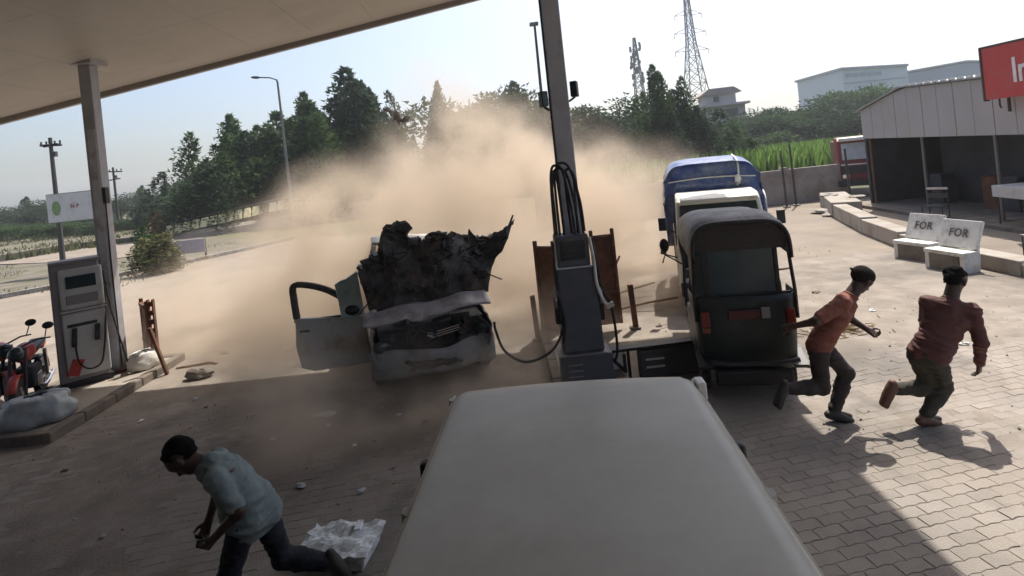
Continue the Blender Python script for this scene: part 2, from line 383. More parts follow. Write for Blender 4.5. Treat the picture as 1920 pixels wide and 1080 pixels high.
# verge, service road and embankment on the left
flat('verge', [(-18.8, 20.7), (-15.0, 25.0), (-12.2, 32.0), (-22.5, 41), (-34, 30.5), (-26, 15)], .02, M_verge, .1)
flat('service_road', [(-26.5, 14.6), (-34.2, 30.4), (-22.7, 41.0), (-31.0, 78), (-60, 78), (-75, 20)], .0, M_asphalt, .06)
k = MB()
kp = [(-22.3, 17.0), (-18.8, 20.6), (-16.9, 22.6), (-15.0, 24.9), (-13.4, 28.2), (-12.1, 32.0)]
kerb = thing('verge_kerb', (-18.8, 20.6, 0), 'low concrete kerb along the grassy verge at the left of the yard', 'kerb')
for i in range(len(kp) - 1):
    a, b = Vector(kp[i]), Vector(kp[i + 1]); nseg = max(1, int((b - a).length / 1.0))
    for q in range(nseg):
        p0 = a + (b - a) * (q / nseg); p1 = a + (b - a) * ((q + 1) / nseg); c = (p0 + p1) / 2; d = p1 - p0
        MB().box((c.x + 18.8, c.y - 20.6, .08), (d.length - .02, .16, .17), (0, 0, math.atan2(d.y, d.x) + random.gauss(0, .015))).build('kerb_stone', M_kerb, kerb, bevel=.015)

tag(MB().box((-4, -2.4, 3.0), (17, .3, 6.2)).build('unseen_blocker_wall', mat('blocker_plaster', (.30, .285, .265), .8)), kind='structure')  # unseen wall behind the camera, added to cut ambient light under the canopy
tag(MB().box((-10.6, 1.0, 2.1), (.3, 6.4, 4.3)).build('unseen_blocker_side_wall', MATS['blocker_plaster']), kind='structure')  # second unseen wall, added outside the view to block light from the left
# ------------------------------------------------------------------ canopy with columns
def cz(x): return 6.68 + .177 * x
can = thing('canopy', (0, 12, 6.7), 'beige soffit of the filling station canopy overhead, tilted and open at its far edge', 'canopy')
Q = [(-13.0, 10.95), (5.55, 12.56), (3.5, -9.0), (-13.0, -9.0)]
def cpt(p, dz=0): return Vector((p[0], p[1] - 12, cz(p[0]) - 6.7 + dz))
MB().hexa([cpt(p, .012) for p in reversed(Q)] + [cpt(p, .62) for p in reversed(Q)]).build('deck', M_fascia, can)
def edge_strip(a, b, w_, h0, h1, name, m):
    a3, b3 = cpt(a), cpt(b); d = (Vector(b) - Vector(a)).normalized(); n_ = Vector((-d.y, d.x, 0)) * w_
    return MB().hexa([a3 + Vector((0, 0, h0)), b3 + Vector((0, 0, h0)), b3 + n_ + Vector((0, 0, h0)), a3 + n_ + Vector((0, 0, h0)),
        a3 + Vector((0, 0, h1)), b3 + Vector((0, 0, h1)), b3 + n_ + Vector((0, 0, h1)), a3 + n_ + Vector((0, 0, h1))]).build(name, m, can)
edge_strip(Q[0], Q[1], .10, -.10, .72, 'fascia', M_fascia)
edge_strip(Q[1], Q[2], .10, -.10, .72, 'fascia', M_fascia)
# soffit panels with open joints
for i in range(16):
    for j in range(7):
        x0, x1 = -13 + i * 1.19, min(-13 + (i + 1) * 1.19 - .005, 4.35 + j * .15)
        if x1 < x0 + .05: continue
        def yy(x): return 10.95 + (x + 13) * (12.56 - 10.95) / 18.55
        ya, yb = 1.0 + j * 1.62, 1.0 + (j + 1) * 1.62 - .005
        if j == 6: ya0, ya1, yb0, yb1 = ya, ya, yy(x0) - .06, yy(x1) - .06
        else: ya0 = ya1 = ya; yb0 = yb1 = yb
        if yb0 - ya0 < .1: continue
        P = [(x0, ya0), (x1, ya1), (x1, yb1), (x0, yb0)]
        MB().hexa([cpt(p, -.008) for p in P] + [cpt(p, .010) for p in P]).build('soffit_panel', M_canopy, can)
# columns
cl = thing('canopy_column', (-6.92, 9.69, 0), 'grey steel canopy column beside the dispenser on the left island', 'column')
MB().box((0, 0, 2.78), (.21, .21, 5.28)).build('shaft', M_col, cl, bevel=.02)
MB().box((.02, -.108, 2.2), (.14, .014, 4.2)).build('cover_plate', M_colpale, cl, bevel=.004)
MB().box((0, -.0, 5.46), (.42, .42, .09)).build('head_plate', M_col, cl, bevel=.01)
MB().box((0, 0, .16), (.44, .44, .03)).build('base_plate', M_rust, cl)
MB().box((.13, -.06, 3.15), (.06, .1, .28)).build('junction_box', M_black, cl, bevel=.01)
MB().tube([(.125, -.08, 3.05), (.12, -.09, 2), (.12, -.09, .2)], .012, 6).build('conduit', M_black, cl)
cc = thing('canopy_column', (0.86, 7.28, 0), 'grey steel canopy column rising behind the hose dispenser in the middle', 'column')
MB().box((0, 0, 3.5), (.235, .235, 6.65)).build('shaft', M_col, cc, bevel=.015)
MB().tube([(-.125, -.10, 2.2), (-.125, -.10, 6.7)], .016, 6).build('conduit', M_black, cc)
def boxlamp(nm, x, z, rz, label):
    t = thing(nm, (0.86 + x, 7.2, z), label, 'floodlight', rz)
    MB().box((0, 0, 0), (.09, .12, .20)).build('housing', M_black, t, bevel=.012)
    MB().box((0, -.062, 0), (.07, .006, .16)).build('lens', M_glass, t)
    MB().tube([(0, .0, -.10), (-x * .45, .06, -.14)], .014, 6).build('bracket', M_black, t)
boxlamp('floodlight', .205, 3.83, R(-20), 'small dark floodlight on the right side of the centre column')
boxlamp('floodlight', -.205, 3.74, R(20), 'small dark floodlight on the left side of the centre column')

# ------------------------------------------------------------------ islands
def island(loc, x0, x1, y0, y1, label, h=.15):
    t = thing('pump_island', loc, label, 'pump island')
    MB().box(((x0 + x1) / 2, (y0 + y1) / 2, h / 2 - .01), (x1 - x0 - .24, y1 - y0 - .24, h - .03)).build('infill', M_conc, t)
    def run(a, b):
        a, b = Vector(a), Vector(b); n_ = max(1, int((b - a).length / .6)); d = (b - a) / n_
        for q in range(n_):
            c = a + d * (q + .5)
            MB().box((c.x, c.y, h / 2), (d.length - .012, .14, h), (0, 0, math.atan2(d.y, d.x))).build('kerb_stone', M_concdark, t, bevel=.02)
    run((x0 + .14, y0 + .07), (x1 - .14, y0 + .07)); run((x1 - .07, y0), (x1 - .07, y1)); run((x1 - .14, y1 - .07), (x0 + .14, y1 - .07)); run((x0 + .07, y1), (x0 + .07, y0))
    return t
island((-6.8, 8.9, 0), -.95, .72, -1.75, 1.35, 'raised concrete pump island with dark kerb under the left dispenser')
island((.85, 8.6, 0), -.46, .46, -2.1, 2.1, 'raised concrete pump island under the centre column')

# ------------------------------------------------------------------ dispensers
dp = thing('fuel_dispenser', (.79, 6.92, .14), 'tall dark blue grey fuel dispenser with hanging hoses in front of the centre column', 'fuel dispenser')
MB().box((0.02, 0, .22), (.62, .42, .44)).build('pedestal', M_dispblue, dp, bevel=.015)
for q in range(4): MB().box((-.13, -.217, .12 + q * .07), (.18, .012, .014), (R(25), 0, 0)).build('louvre', M_dispdark, dp)
MB().box((-.02, .0, .445), (.60, .44, .012)).build('trim_strip', M_dispdark, dp)
MB().box((0.0, .01, .97), (.50, .36, 1.02), None, (.94, 1)).build('cabinet', M_dispblue, dp, bevel=.02)
MB().box((-.005, .01, 1.49), (.44, .36, .02)).build('trim_strip', M_dispgrey, dp)
MB().box((-.01, .01, 1.69), (.40, .34, .38)).build('head_box', M_dispblue, dp, bevel=.02)
MB().box((-.01, -.165, 1.70), (.30, .02, .22)).build('display', M_engine, dp, bevel=.005)
for s_ in (-1, 1):
    nz = MB().box((s_ * .265, -.05, .98), (.07, .16, .34)).build('nozzle_boot', M_black, dp, bevel=.015)
    MB().tube([(s_ * .27, -.13, 1.02), (s_ * .275, -.17, 1.12), (s_ * .275, -.12, 1.22)], .018, 6).build('nozzle', M_steel, nz)
mast = MB()
mast.tube([(-.16, .06, 1.86), (-.16, .06, 2.45), (-.14, .06, 2.66), (-.05, .06, 2.72)], .016, 6)
mast.tube([(.10, .06, 1.86), (.12, .06, 2.60)], .016, 6)
mast.build('hose_mast', M_black, dp)
def spline(P, n=10):
    P = [Vector(p) for p in P]; out = []
    for i in range(len(P) - 1):
        p0, p1, p2, p3 = P[max(i - 1, 0)], P[i], P[i + 1], P[min(i + 2, len(P) - 1)]
        for k in range(n):
            t = k / n
            out.append(.5 * ((2 * p1) + (p2 - p0) * t + (2 * p0 - 5 * p1 + 4 * p2 - p3) * t * t + (3 * p1 - p0 - 3 * p2 + p3) * t ** 3))
    out.append(P[-1]); return out
HO = [[(-.08, -.05, 1.80), (-.09, -.05, 2.3), (-.10, -.05, 2.66), (-.06, -.05, 2.76), (.06, -.04, 2.70), (.15, -.04, 2.3), (.17, -.04, 1.9)],
      [(-.14, -.09, 1.8), (-.14, -.08, 2.3), (-.13, -.08, 2.62), (-.08, -.08, 2.70), (.02, -.06, 2.62), (.08, -.06, 2.25), (.10, -.05, 1.8)],
      [(-.20, -.1, 1.9), (-.19, -.1, 2.4), (-.17, -.10, 2.66), (-.12, -.1, 2.74), (-.03, -.1, 2.66), (.03, -.1, 2.2), (.05, -.1, 1.75)],
      [(-.20, -.1, 1.9), (-.19, -.12, 1.5), (-.21, -.14, 1.1), (-.22, -.15, .8), (-.38, -.15, .52), (-.70, -.15, .41), (-.95, -.12, .55), (-1.04, -.10, .80), (-1.05, -.10, .92)],
      [(.24, -.1, 1.82), (.27, -.12, 1.5), (.29, -.13, 1.2), (.37, -.15, 1.02), (.40, -.16, .8), (.40, -.16, .45), (.35, -.17, .30)],
      [(-.24, -.1, 1.8), (-.25, -.16, 1.3), (-.20, -.2, .85), (-.24, -.18, .6)],
      [(.02, -.02, 1.85), (.0, -.02, 2.35), (.01, -.02, 2.62), (.06, -.02, 2.68), (.12, -.03, 2.55), (.15, -.04, 2.1), (.155, -.04, 1.85)]]
for h in HO: MB().tube(spline(h, 8), .0165, 7).build('hose', M_rubber, dp, smooth=True)
MB().tube(spline([(.20, -.16, 1.84), (.225, -.19, 1.55), (.23, -.19, 1.28), (.29, -.19, 1.06), (.345, -.19, 1.0)], 8), .021, 7).build('white_hose', M_white, dp, smooth=True)
MB().box((.36, -.19, 1.0), (.10, .05, .06), (0, R(-20), 0)).build('nozzle', M_steel, dp, bevel=.01)

dl = thing('fuel_dispenser', (-7.14, 9.25, .14), 'weathered grey fuel dispenser leaning by the column on the left island', 'fuel dispenser', R(39))
dl.scale = (1.16, 1.05, 1.0)
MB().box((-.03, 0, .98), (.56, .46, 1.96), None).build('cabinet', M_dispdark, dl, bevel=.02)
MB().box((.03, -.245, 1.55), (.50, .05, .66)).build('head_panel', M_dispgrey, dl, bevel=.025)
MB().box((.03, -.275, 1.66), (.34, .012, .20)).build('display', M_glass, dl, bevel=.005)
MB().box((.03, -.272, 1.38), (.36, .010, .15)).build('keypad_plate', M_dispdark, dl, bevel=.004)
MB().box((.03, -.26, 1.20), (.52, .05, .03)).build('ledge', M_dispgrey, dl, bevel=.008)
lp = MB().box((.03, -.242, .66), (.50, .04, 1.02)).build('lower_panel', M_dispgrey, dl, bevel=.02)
MB().box((.0, -.264, .97), (.34, .006, .05)).build('label_strip', M_ink, lp)
MB().box((-.10, -.27, .78), (.06, .05, .30), (0, R(4), 0)).build('nozzle_slot', M_black, dl, bevel=.012)
MB().box((.16, -.27, .80), (.06, .05, .26), (0, R(4), 0)).build('nozzle_slot', M_black, dl, bevel=.012)
MB().box((-.12, -.264, .30), (.14, .006, .26), (0, R(18), 0)).build('red_panel', M_red, dl)
MB().box((.0, .0, .04), (.60, .50, .09)).build('plinth', M_black, dl, bevel=.01)
MB().tube(spline([(-.1, -.30, .66), (-.08, -.34, .40), (.02, -.36, .26), (.16, -.35, .30), (.22, -.31, .55), (.27, -.26, 1.0), (.30, -.2, 1.5)], 8), .013, 6).build('hose', M_rubber, dl, smooth=True)
MB().tube(spline([(.30, .0, 1.75), (.34, -.05, 1.2), (.40, -.12, .7), (.48, -.2, .15)], 8), .014, 6).build('hose', M_rubber, dl, smooth=True)
MB().box((-.02, 0, 1.985), (.58, .48, .05)).build('lid', M_dispdark, dl, bevel=.012)

# ------------------------------------------------------------------ guard panels, posts, low dark barrier
def guard(loc, rz, w_, h, label, slots=True, mt=M_rust):
    t = thing('crash_guard', loc, label, 'guard', rz)
    MB().box((0, 0, h * .5), (w_, .025, h)).build('sheet', mt, t, bevel=.004)
    for s_ in (-1, 1): MB().box((s_ * (w_ / 2 + .03), 0, h * .53), (.055, .06, h * 1.06)).build('post', mt, t, bevel=.006)
    MB().box((0, -.03, h * .97), (w_, .035, .05)).build('rail', mt, t)
    MB().box((0, -.03, h * .35), (w_, .035, .05)).build('rail', mt, t)
    return t
guard((1.58, 9.35, .12), R(4), .30, 1.50, 'brown rusty steel crash guard standing right of the centre dispenser')
guard((.60, 9.3, .12), R(-38), .30, 1.42, 'narrow rusty crash guard standing left of the centre dispenser')
gl = guard((-6.62, 10.05, .14), R(-48), .42, 1.02, 'dark brown rusty crash guard beside the left column')
t = thing('slotted_post', (-6.28, 9.72, .14), 'leaning rusty slotted post at the right end of the left island', 'post')
for q in range(7): MB().box((0, 0, .12 + q * .155), (.06, .05, .085), (0, R(-5), 0)).build('rung', M_rust, t)
for s_ in (-1, 1): MB().box((s_ * .045, 0, .56), (.025, .06, 1.14)).build('rail', M_rust, t)
MB().box((.24, -.3, .30), (.05, .05, .86), (R(8), R(-10), 0)).build('stay', M_rust, t)
for x, y, lab, m_ in ((.33, 9.23, 'short brown wooden post in the dust left of the centre dispenser', M_wood), (1.97, 9.3, 'short dark rusty post between the dispenser and the rickshaw', M_rust)):
    p = thing('guard_post', (x, y, 0), lab, 'post')
    MB().box((0, 0, .38), (.085, .085, .76), (0, R(-2), 0)).build('shaft', m_, p, bevel=.01)
    MB().box((0, 0, .03), (.16, .16, .05)).build('foot', M_concdark, p, bevel=.008)
lb = thing('low_barrier', (1.72, 7.32, 0), 'low dark louvred steel barrier beside the foot of the centre dispenser', 'barrier')
MB().box((.22, 0, .20), (.78, .20, .36)).build('housing', M_dispblue, lb, bevel=.02)
MB().box((-.08, 0, .405), (1.30, .16, .035), (0, R(-1), 0)).build('top_rail', M_black, lb, bevel=.006)
for q in range(2): MB().box((.02, -.106, .16 + q * .10), (.24, .014, .022), (R(20), 0, 0)).build('louvre', M_white, lb)
for q in range(2): MB().box((-.30 + q * .14, 0, .20), (.035, .05, .40)).build('upright', M_black, lb, bevel=.005)
np_ = MB().box((-.46, -.02, .20), (.24, .02, .32)).build('letter_plate', M_signwhite, lb, bevel=.004)
text('lettering', 'N', .34, M_ink, lb, (-.45, -.033, .20), (PI / 2, 0, 0), .003)

# ------------------------------------------------------------------ wrecked car
def wheel(parent, c, r=.28, w_=.17, axis='x', m_rim=M_steel):
    cx, cy, cz_ = c; d = Vector((w_ / 2, 0, 0)) if axis == 'x' else Vector((0, w_ / 2, 0))
    c = Vector(c); t = MB()
    prof = [(-.5, .72), (-.5, .93), (-.36, 1.0), (.36, 1.0), (.5, .93), (.5, .72)]
    n = 20; base = []
    for (a, k_) in prof:
        for j in range(n):
            th = 2 * PI * j / n
            off = Vector((0, math.cos(th), math.sin(th))) if axis == 'x' else Vector((math.cos(th), 0, math.sin(th)))
            t.v.append(tuple(c + d * (2 * a) + off * r * k_))
    for i in range(len(prof) - 1):
        for j in range(n):
            j2 = (j + 1) % n; t.f.append((i * n + j, i * n + j2, (i + 1) * n + j2, (i + 1) * n + j))
    t.f.append(tuple(range(n))); t.f.append(tuple((len(prof) - 1) * n + j for j in range(n)))
    wh = t.build('wheel', M_rubber, parent, smooth=False)
    rm = MB(); rm.cyl(c - d * .9, c + d * .9, r * .66, None, 16)
    for j in range(5):
        th = 2 * PI * j / 5
        off = Vector((0, math.cos(th), math.sin(th))) if axis == 'x' else Vector((math.cos(th), 0, math.sin(th)))
        rm.cyl(c + off * r * .2 + d * .95, c + off * r * .6 + d * .95, r * .09, None, 6)
    rm.build('rim', m_rim, wh)
    return wh
car = thing('wrecked_car', (-1.14, 7.70, 0), 'white hatchback blown open by a blast, bonnet torn upright and driver door hanging open', 'car', R(14))
car.scale = (1.07, 1.05, 1.0)
# local: x right, y back, front bumper at y = 0
b = MB()
def body_section(y, hw, z0, z1, top): return [(-hw, y, z0), (hw, y, z0), (hw * 1.02, y, (z0 + z1) / 2), (hw * .96, y, z1), (-hw * .96, y, z1), (-hw * 1.02, y, (z0 + z1) / 2)]
secs = [body_section(.72, .76, .25, .93, 0), body_section(1.05, .79, .2, .95, 0), body_section(2.0, .8, .2, .95, 0), body_section(3.0, .79, .22, .95, 0), body_section(3.45, .72, .32, .92, 0)]
for s_ in secs: b.v += s_
for i in range(len(secs) - 1):
    for j in range(6):
        j2 = (j + 1) % 6; b.f.append((i * 6 + j, i * 6 + j2, (i + 1) * 6 + j2, (i + 1) * 6 + j))
b.f.append((5, 4, 3, 2, 1, 0)); b.f.append(tuple(24 + j for j in range(6)))
b.build('body', M_carwhite, car, bevel=.03)
rr = random.Random(5)
# front fenders, crumpled
for s_ in (-1, 1):
    MB().sheet(lambda u, v, s_=s_: (s_ * (.74 + .05 * math.sin(v * 3) + .03 * mnoise.noise((u * 4, v * 4, s_))), .08 + u * .85, .42 + v * (.46 + .05 * u) + .03 * mnoise.noise((u * 5, v * 5, 4 + s_))), 8, 6, .02 * s_).build('fender', M_shadegrey, car, smooth=False)
# bumper: bowed and broken
def bum(u, v):
    x = -.82 + 1.64 * u
    return (x, .18 * (abs(x) / .82) ** 2.2 - .02 * math.sin(v * PI) + .025 * mnoise.noise((x * 4, v * 3, 0)), .20 + .36 * v + .03 * mnoise.noise((x * 3, v, 9)) + (.03 * math.sin(u * 9) if v > .8 else 0))
MB().sheet(bum, 22, 6, .03).build('bumper', M_shadegrey, car, smooth=True)
MB().sheet(lambda u, v: (-.36 + .66 * u + .05 * math.sin(v * 5), -.045 + .03 * mnoise.noise((u * 6, v * 3, 2)), .30 + .14 * v * (1 - .5 * u) + .03 * mnoise.noise((u * 7, v, 4))), 12, 4, .02).build('lower_grille', M_engine, car)
lamp = MB().ell((-.66, .13, .64), (.13, .05, .085), 12, 8, (0, .2, .2), .12, 2).build('headlight', M_glass, car, smooth=True)
MB().ell((.64, .15, .68), (.12, .05, .08), 12, 8, (0, -.2, -.2), .12, 5).build('headlight', M_glass, car, smooth=True)
# engine bay: dark block, radiator, hoses, bits of bright metal
eb = MB(); eb.box((0, .50, .62), (1.40, .70, .46))
for q in range(26):
    eb.box((rr.uniform(-.6, .6), rr.uniform(.08, .4), rr.uniform(.55, .86)), (rr.uniform(.06, .28), rr.uniform(.05, .2), rr.uniform(.04, .16)), (rr.uniform(-.5, .5), rr.uniform(-.5, .5), rr.uniform(-.5, .5)))
eb.build('engine', M_engine, car, bevel=.01)
for q in range(3): MB().box((.16 + .02 * q, .06, .70 + .035 * q), (.40 - .05 * q, .014, .012), (0, R(-8), 0)).build('grille_bar', M_chrome, car)
MB().box((-.04, .05, .72), (.08, .02, .06), (0, R(20), 0)).build('badge_mount', M_chrome, car, bevel=.01)
for q in range(6):
    x = rr.uniform(-.5, .6); MB().tube(spline([(x, .1, .6), (x + rr.uniform(-.2, .2), .02, .7), (x + rr.uniform(-.3, .3), .12, .85)], 5), .012, 5).build('cable', M_black, car)
# crumpled front edge of the bonnet: the pale lip
def lip(u, v):
    x = -.86 + 1.66 * u
    z = .97 + .075 * u + .12 * v + .02 * mnoise.noise((x * 5, v * 2, 3)) - (.055 if (.36 < u < .5 and v < .2) else 0)
    return (x, .02 + .32 * v + .05 * (abs(x)) ** 2 + .03 * mnoise.noise((x * 4, v * 3, 7)), z - .02 * math.sin(u * 14))
MB().sheet(lip, 30, 6, .02).build('bonnet_lip', mat('scuffed_panel', (0.40, 0.39, 0.42), .35, metal=.1, var=.2, scale=7, dirt=(.18, .16, .15), dirt_amt=.35, dirt_scale=6), car, smooth=True)
# torn upright bonnet with ragged top: outline measured along its width
top = [(-.88, 1.60), (-.80, 1.74), (-.70, 1.80), (-.60, 1.86), (-.54, 1.92), (-.52, 2.16), (-.38, 2.19), (-.26, 2.14), (-.18, 2.03), (-.04, 1.98), (.10, 1.95), (.2, 1.97), (.30, 2.02), (.38, 1.95), (.46, 2.00), (.56, 1.94), (.64, 1.90), (.72, 1.86), (.80, 1.85), (.92, 1.85), (1.02, 1.87), (1.12, 1.90), (1.22, 1.94), (1.32, 1.99), (1.44, 2.06)]
def topz(x):
    for (a, za), (b_, zb) in zip(top, top[1:]):
        if a <= x <= b_: return za + (zb - za) * (x - a) / (b_ - a)
    return top[0][1] if x < top[0][0] else top[-1][1]
def hoodpt(u, v):
    xl = -.78 - .10 * v; xr = .84 + .58 * v ** 1.25
    x = xl + (xr - xl) * u
    zt = topz(x) + .05 * mnoise.noise((x * 16, 1.7, 2)) + .03 * mnoise.noise((x * 41, 3, 2))
    z = 1.07 + .06 * u + (zt - 1.07 - .06 * u) * v
    y = .46 + .30 * v + .22 * mnoise.noise((x * 1.9, z * 2.4, 1)) + .09 * mnoise.noise((x * 5, z * 6, 5)) + .03 * abs(mnoise.noise((x * 14, z * 12, 8))) + .10 * max(0, u - .7) - .06 * math.sin(v * PI) * math.sin(u * PI)
    return (x, y, z)
MB().sheet(hoodpt, 72, 16, .025).build('torn_bonnet', M_torn, car)
for q in range(46):
    u = rr.random(); p = Vector(hoodpt(u, .97)); L_ = rr.uniform(.03, .10)
    if q == 0: MB()
    sp = MB().box(p + Vector((0, 0, L_ * .25)), (rr.uniform(.02, .09), rr.uniform(.01, .05), L_), (rr.uniform(-.8, .8), rr.uniform(-.9, .9), rr.uniform(-1, 1)))
    sp.build('shred', M_torn if rr.random() < .85 else M_carwhite, car)
# strut and rags on the right tip
MB().tube([hoodpt(.99, .8), (1.36, .84, 1.98), (1.44, .86, 2.14)], [.03, .022, .014], 6).build('torn_strip', M_torn, car)
MB().tube([(.70, .75, 1.84), (.74, .76, 2.02)], .014, 6).build('torn_strip', M_torn, car)
# lumps of torn trim and firewall heaped over the bonnet
for q in range(16):
    u, v = rr.uniform(.05, .9), rr.uniform(.25, .98); p = Vector(hoodpt(u, v)); a = rr.uniform(.10, .24)
    MB().ell(p + Vector((0, rr.uniform(-.02, .12), 0)), (a, a * .45, a * .6), 10, 7, (rr.uniform(-1, 1), rr.uniform(-1, 1), rr.uniform(-1, 1)), .38, q).build('torn_lump', M_torn, car)
for q in range(9):
    u, v = rr.uniform(.05, .95), rr.uniform(.2, .9); p = Vector(hoodpt(u, v)) + Vector((0, -.03, 0))
    MB().tube(spline([p, p + Vector((rr.uniform(-.2, .2), -.06, rr.uniform(-.15, .15))), p + Vector((rr.uniform(-.35, .35), -.02, rr.uniform(-.3, .1)))], 5), .010, 5).build('cable', M_black, car)
# cabin: roof, pillars, dark inside, seats
MB().sheet(lambda u, v: (-.64 + 1.28 * u, 1.30 + 1.75 * v, 1.70 + .12 * math.sin(v * PI * .9 + .25) * (1 - .35 * (2 * u - 1) ** 2) + (.22 * (1 - .5 * v) * (1 - u)) + .02 * mnoise.noise((u * 5, v * 5, 2))), 12, 10, .03).build('roof', M_carwhite, car, smooth=True)
for s_ in (-1, 1):
    for pp, r0 in (([(s_ * .76, .72, .95), (s_ * .70, 1.0, 1.38), (s_ * .62, 1.32, 1.70)], .032), ([(s_ * .77, 1.95, .95), (s_ * .64, 2.0, 1.73)], .04), ([(s_ * .74, 3.2, .93), (s_ * .60, 2.95, 1.70)], .05)):
        MB().tube(pp, r0, 6).build('pillar', M_carwhite, car)
MB().box((0, 2.9, 1.25), (1.15, .04, .5), (R(-18), 0, 0)).build('rear_window', M_glass, car)
MB().box((0, .92, .95), (1.36, .34, .2)).build('dashboard', M_black, car, bevel=.05)
seatm = mat('seat_fabric_grey_green', (0.16, 0.18, 0.15), .9, var=.2, scale=8)
for s_ in (-1, 1):
    st = MB().box((s_ * .36, 1.75, .52), (.46, .5, .16)).build('seat', seatm, car, bevel=.05)
    MB().box((s_ * .36, 2.02, .92), (.44, .14, .66), (R(-14), 0, 0)).build('backrest', seatm, st, bevel=.05)
    MB().box((s_ * .36, 2.12, 1.33), (.24, .10, .18), (R(-14), 0, 0)).build('headrest', seatm, st, bevel=.04)
MB().tube([(-.36 + .19 * math.cos(2 * PI * k / 18), 1.12 + .06 * math.sin(2 * PI * k / 18), .98 + .18 * math.sin(2 * PI * k / 18)) for k in range(18)], .015, 6, True).build('steering_wheel', M_black, car)
for c in ((-.70, .55, .28), (.70, .55, .28), (-.70, 2.85, .28), (.70, 2.85, .28)): wheel(car, c)
# open driver door on the picture's left, swung out about its front hinge
dr = bpy.data.objects.new('door', None); COL.objects.link(dr); dr.parent = car; dr.location = (-.80, .66, 0); dr.rotation_euler = (0, 0, R(-17))
# door in its own frame: runs along -x from the hinge
door_sh = [(0, .30), (-.05, .98), (-1.0, 1.03), (-1.03, .62), (-.98, .30), (-.8, .24)]
MB().prism(door_sh, lambda u, v, d: (u, d, v), -.04, .04).build('door_panel', M_carwhite, dr, bevel=.02)
fr = spline([(-.985, .04 * 0, 1.02), (-1.0, 0, 1.30), (-.985, 0, 1.50), (-.80, 0, 1.50), (-.52, 0, 1.40), (-.26, 0, 1.21), (-.10, 0, 1.0)], 6)
MB().tube(fr, .048, 6).build('window_frame', M_torn, dr)
MB().box((-.55, .0, 1.0), (.95, .03, .03), (0, R(-2), 0)).build('window_frame', M_black, dr)
mr = MB().ell((-.20, -.06, 1.09), (.12, .07, .075), 12, 8).build('wing_mirror', M_black, dr, smooth=True)
MB().box((-.88, -.045, .84), (.14, .025, .03)).build('handle', M_black, dr, bevel=.008)
# parts thrown up beside the left pillar
MB().sheet(lambda u, v: (-1.14 + .30 * u - .04 * v, .60 + .06 * u + .03 * math.sin(v * 4), 1.00 + (.50 + .14 * u) * v + .03 * mnoise.noise((u * 5, v * 5, 1))), 4, 6, .02).build('door_glass_shard', mat('dusty_glass', (0.20, 0.23, 0.20), .3, var=.25, scale=8), car)

# ------------------------------------------------------------------ auto rickshaw (seen from behind)
rk = thing('auto_rickshaw', (2.60, 6.30, 0), 'dark three wheeled auto rickshaw seen from behind, between the dispenser and the running man', 'auto rickshaw', R(-12))
rk.scale = (.90, 1, 1.02)
# local: x right, y forward, rear at y = 0
hw = .60
def arch(y, hw_, zt, zb, sag=.0, n=14):
    pts = []
    for i in range(n + 1):
        t = i / n * PI
        x = -hw_ * math.copysign(abs(math.cos(t)) ** .42, math.cos(t)); z = zb + (zt - zb) * abs(math.sin(t)) ** .55
        pts.append((x, y, z))
    return pts
hd = MB(); secs = [(-.02, .575, 2.0, 1.58), (.10, .60, 2.06, 1.60), (.6, .60, 2.08, 1.62), (1.2, .585, 2.05, 1.62), (1.75, .56, 1.97, 1.62), (2.0, .54, 1.90, 1.62)]
def hoodsurf(u, v):
    f_ = v * (len(secs) - 1); i = min(int(f_), len(secs) - 2); t = f_ - i
    a, b_ = secs[i], secs[i + 1]
    y, h_, zt, zb = [a[k] + (b_[k] - a[k]) * t for k in range(4)]
    th = u * PI; x = -h_ * math.copysign(abs(math.cos(th)) ** .42, math.cos(th)); z = zb + (zt - zb) * abs(math.sin(th)) ** .55
    return (x, y, z + .012 * mnoise.noise((x * 3, y * 3, 1)) - .015 * abs(math.sin(v * PI * 3)) * math.sin(th))
MB().sheet(hoodsurf, 22, 15, .02).build('hood', M_hood, rk, smooth=True)
# thick dark rim and brown valance under it at the rear
rim = [hoodsurf(i / 24, 0) for i in range(25)]
MB().tube([(p[0], p[1] - .01, p[2]) for p in rim], .026, 6).build('hood_rim', M_black, rk, smooth=True)
val = [(p[0] * .95, p[2] - .03) for p in rim][1:-1]
vb = MB().prism(val + [(p[0], min(p[1] - .14, 1.76)) for p in reversed(val)][1:-1], lambda u, v, d: (u, d, v), .0, .02)
MB().box((0, .02, 1.83), (1.02, .02, .16)).build('valance', M_ricktrim, rk, bevel=.02)
MB().prism(val, lambda u, v, d: (u, d, v), .012, .024).build('hood_back', M_ricktrim, rk)
# rear window of cloudy plastic in its frame; side curtains and posts
MB().box((0, .045, 1.47), (.78, .008, .56)).build('rear_window', M_plastic_sheet, rk)
wf = MB(); wf.box((0, .04, 1.765), (.92, .03, .05)); wf.box((0, .04, 1.18), (1.1, .03, .05)); wf.box((-.43, .04, 1.47), (.08, .03, .58)); wf.box((.41, .04, 1.47), (.05, .03, .58))
wf.build('window_frame', M_black, rk, bevel=.006)
for s_ in (-1, 1):
    MB().tube([(s_ * .57, .05, 1.62), (s_ * .60, .05, 1.2), (s_ * .60, .05, .9)], .022, 6).build('post', M_black, rk)
    MB().tube([(s_ * .57, 1.0, 1.64), (s_ * .61, 1.05, .95)], .022, 6).build('post', M_black, rk)
    MB().tube([(s_ * .54, 1.85, 1.62), (s_ * .46, 2.15, 1.05)], .022, 6).build('post', M_black, rk)
MB().box((-.565, .30, 1.42), (.012, .5, .42)).build('side_curtain', M_black, rk)
MB().box((-.52, .04, 1.40), (.10, .02, .46)).build('rear_corner_panel', M_rickbody, rk)
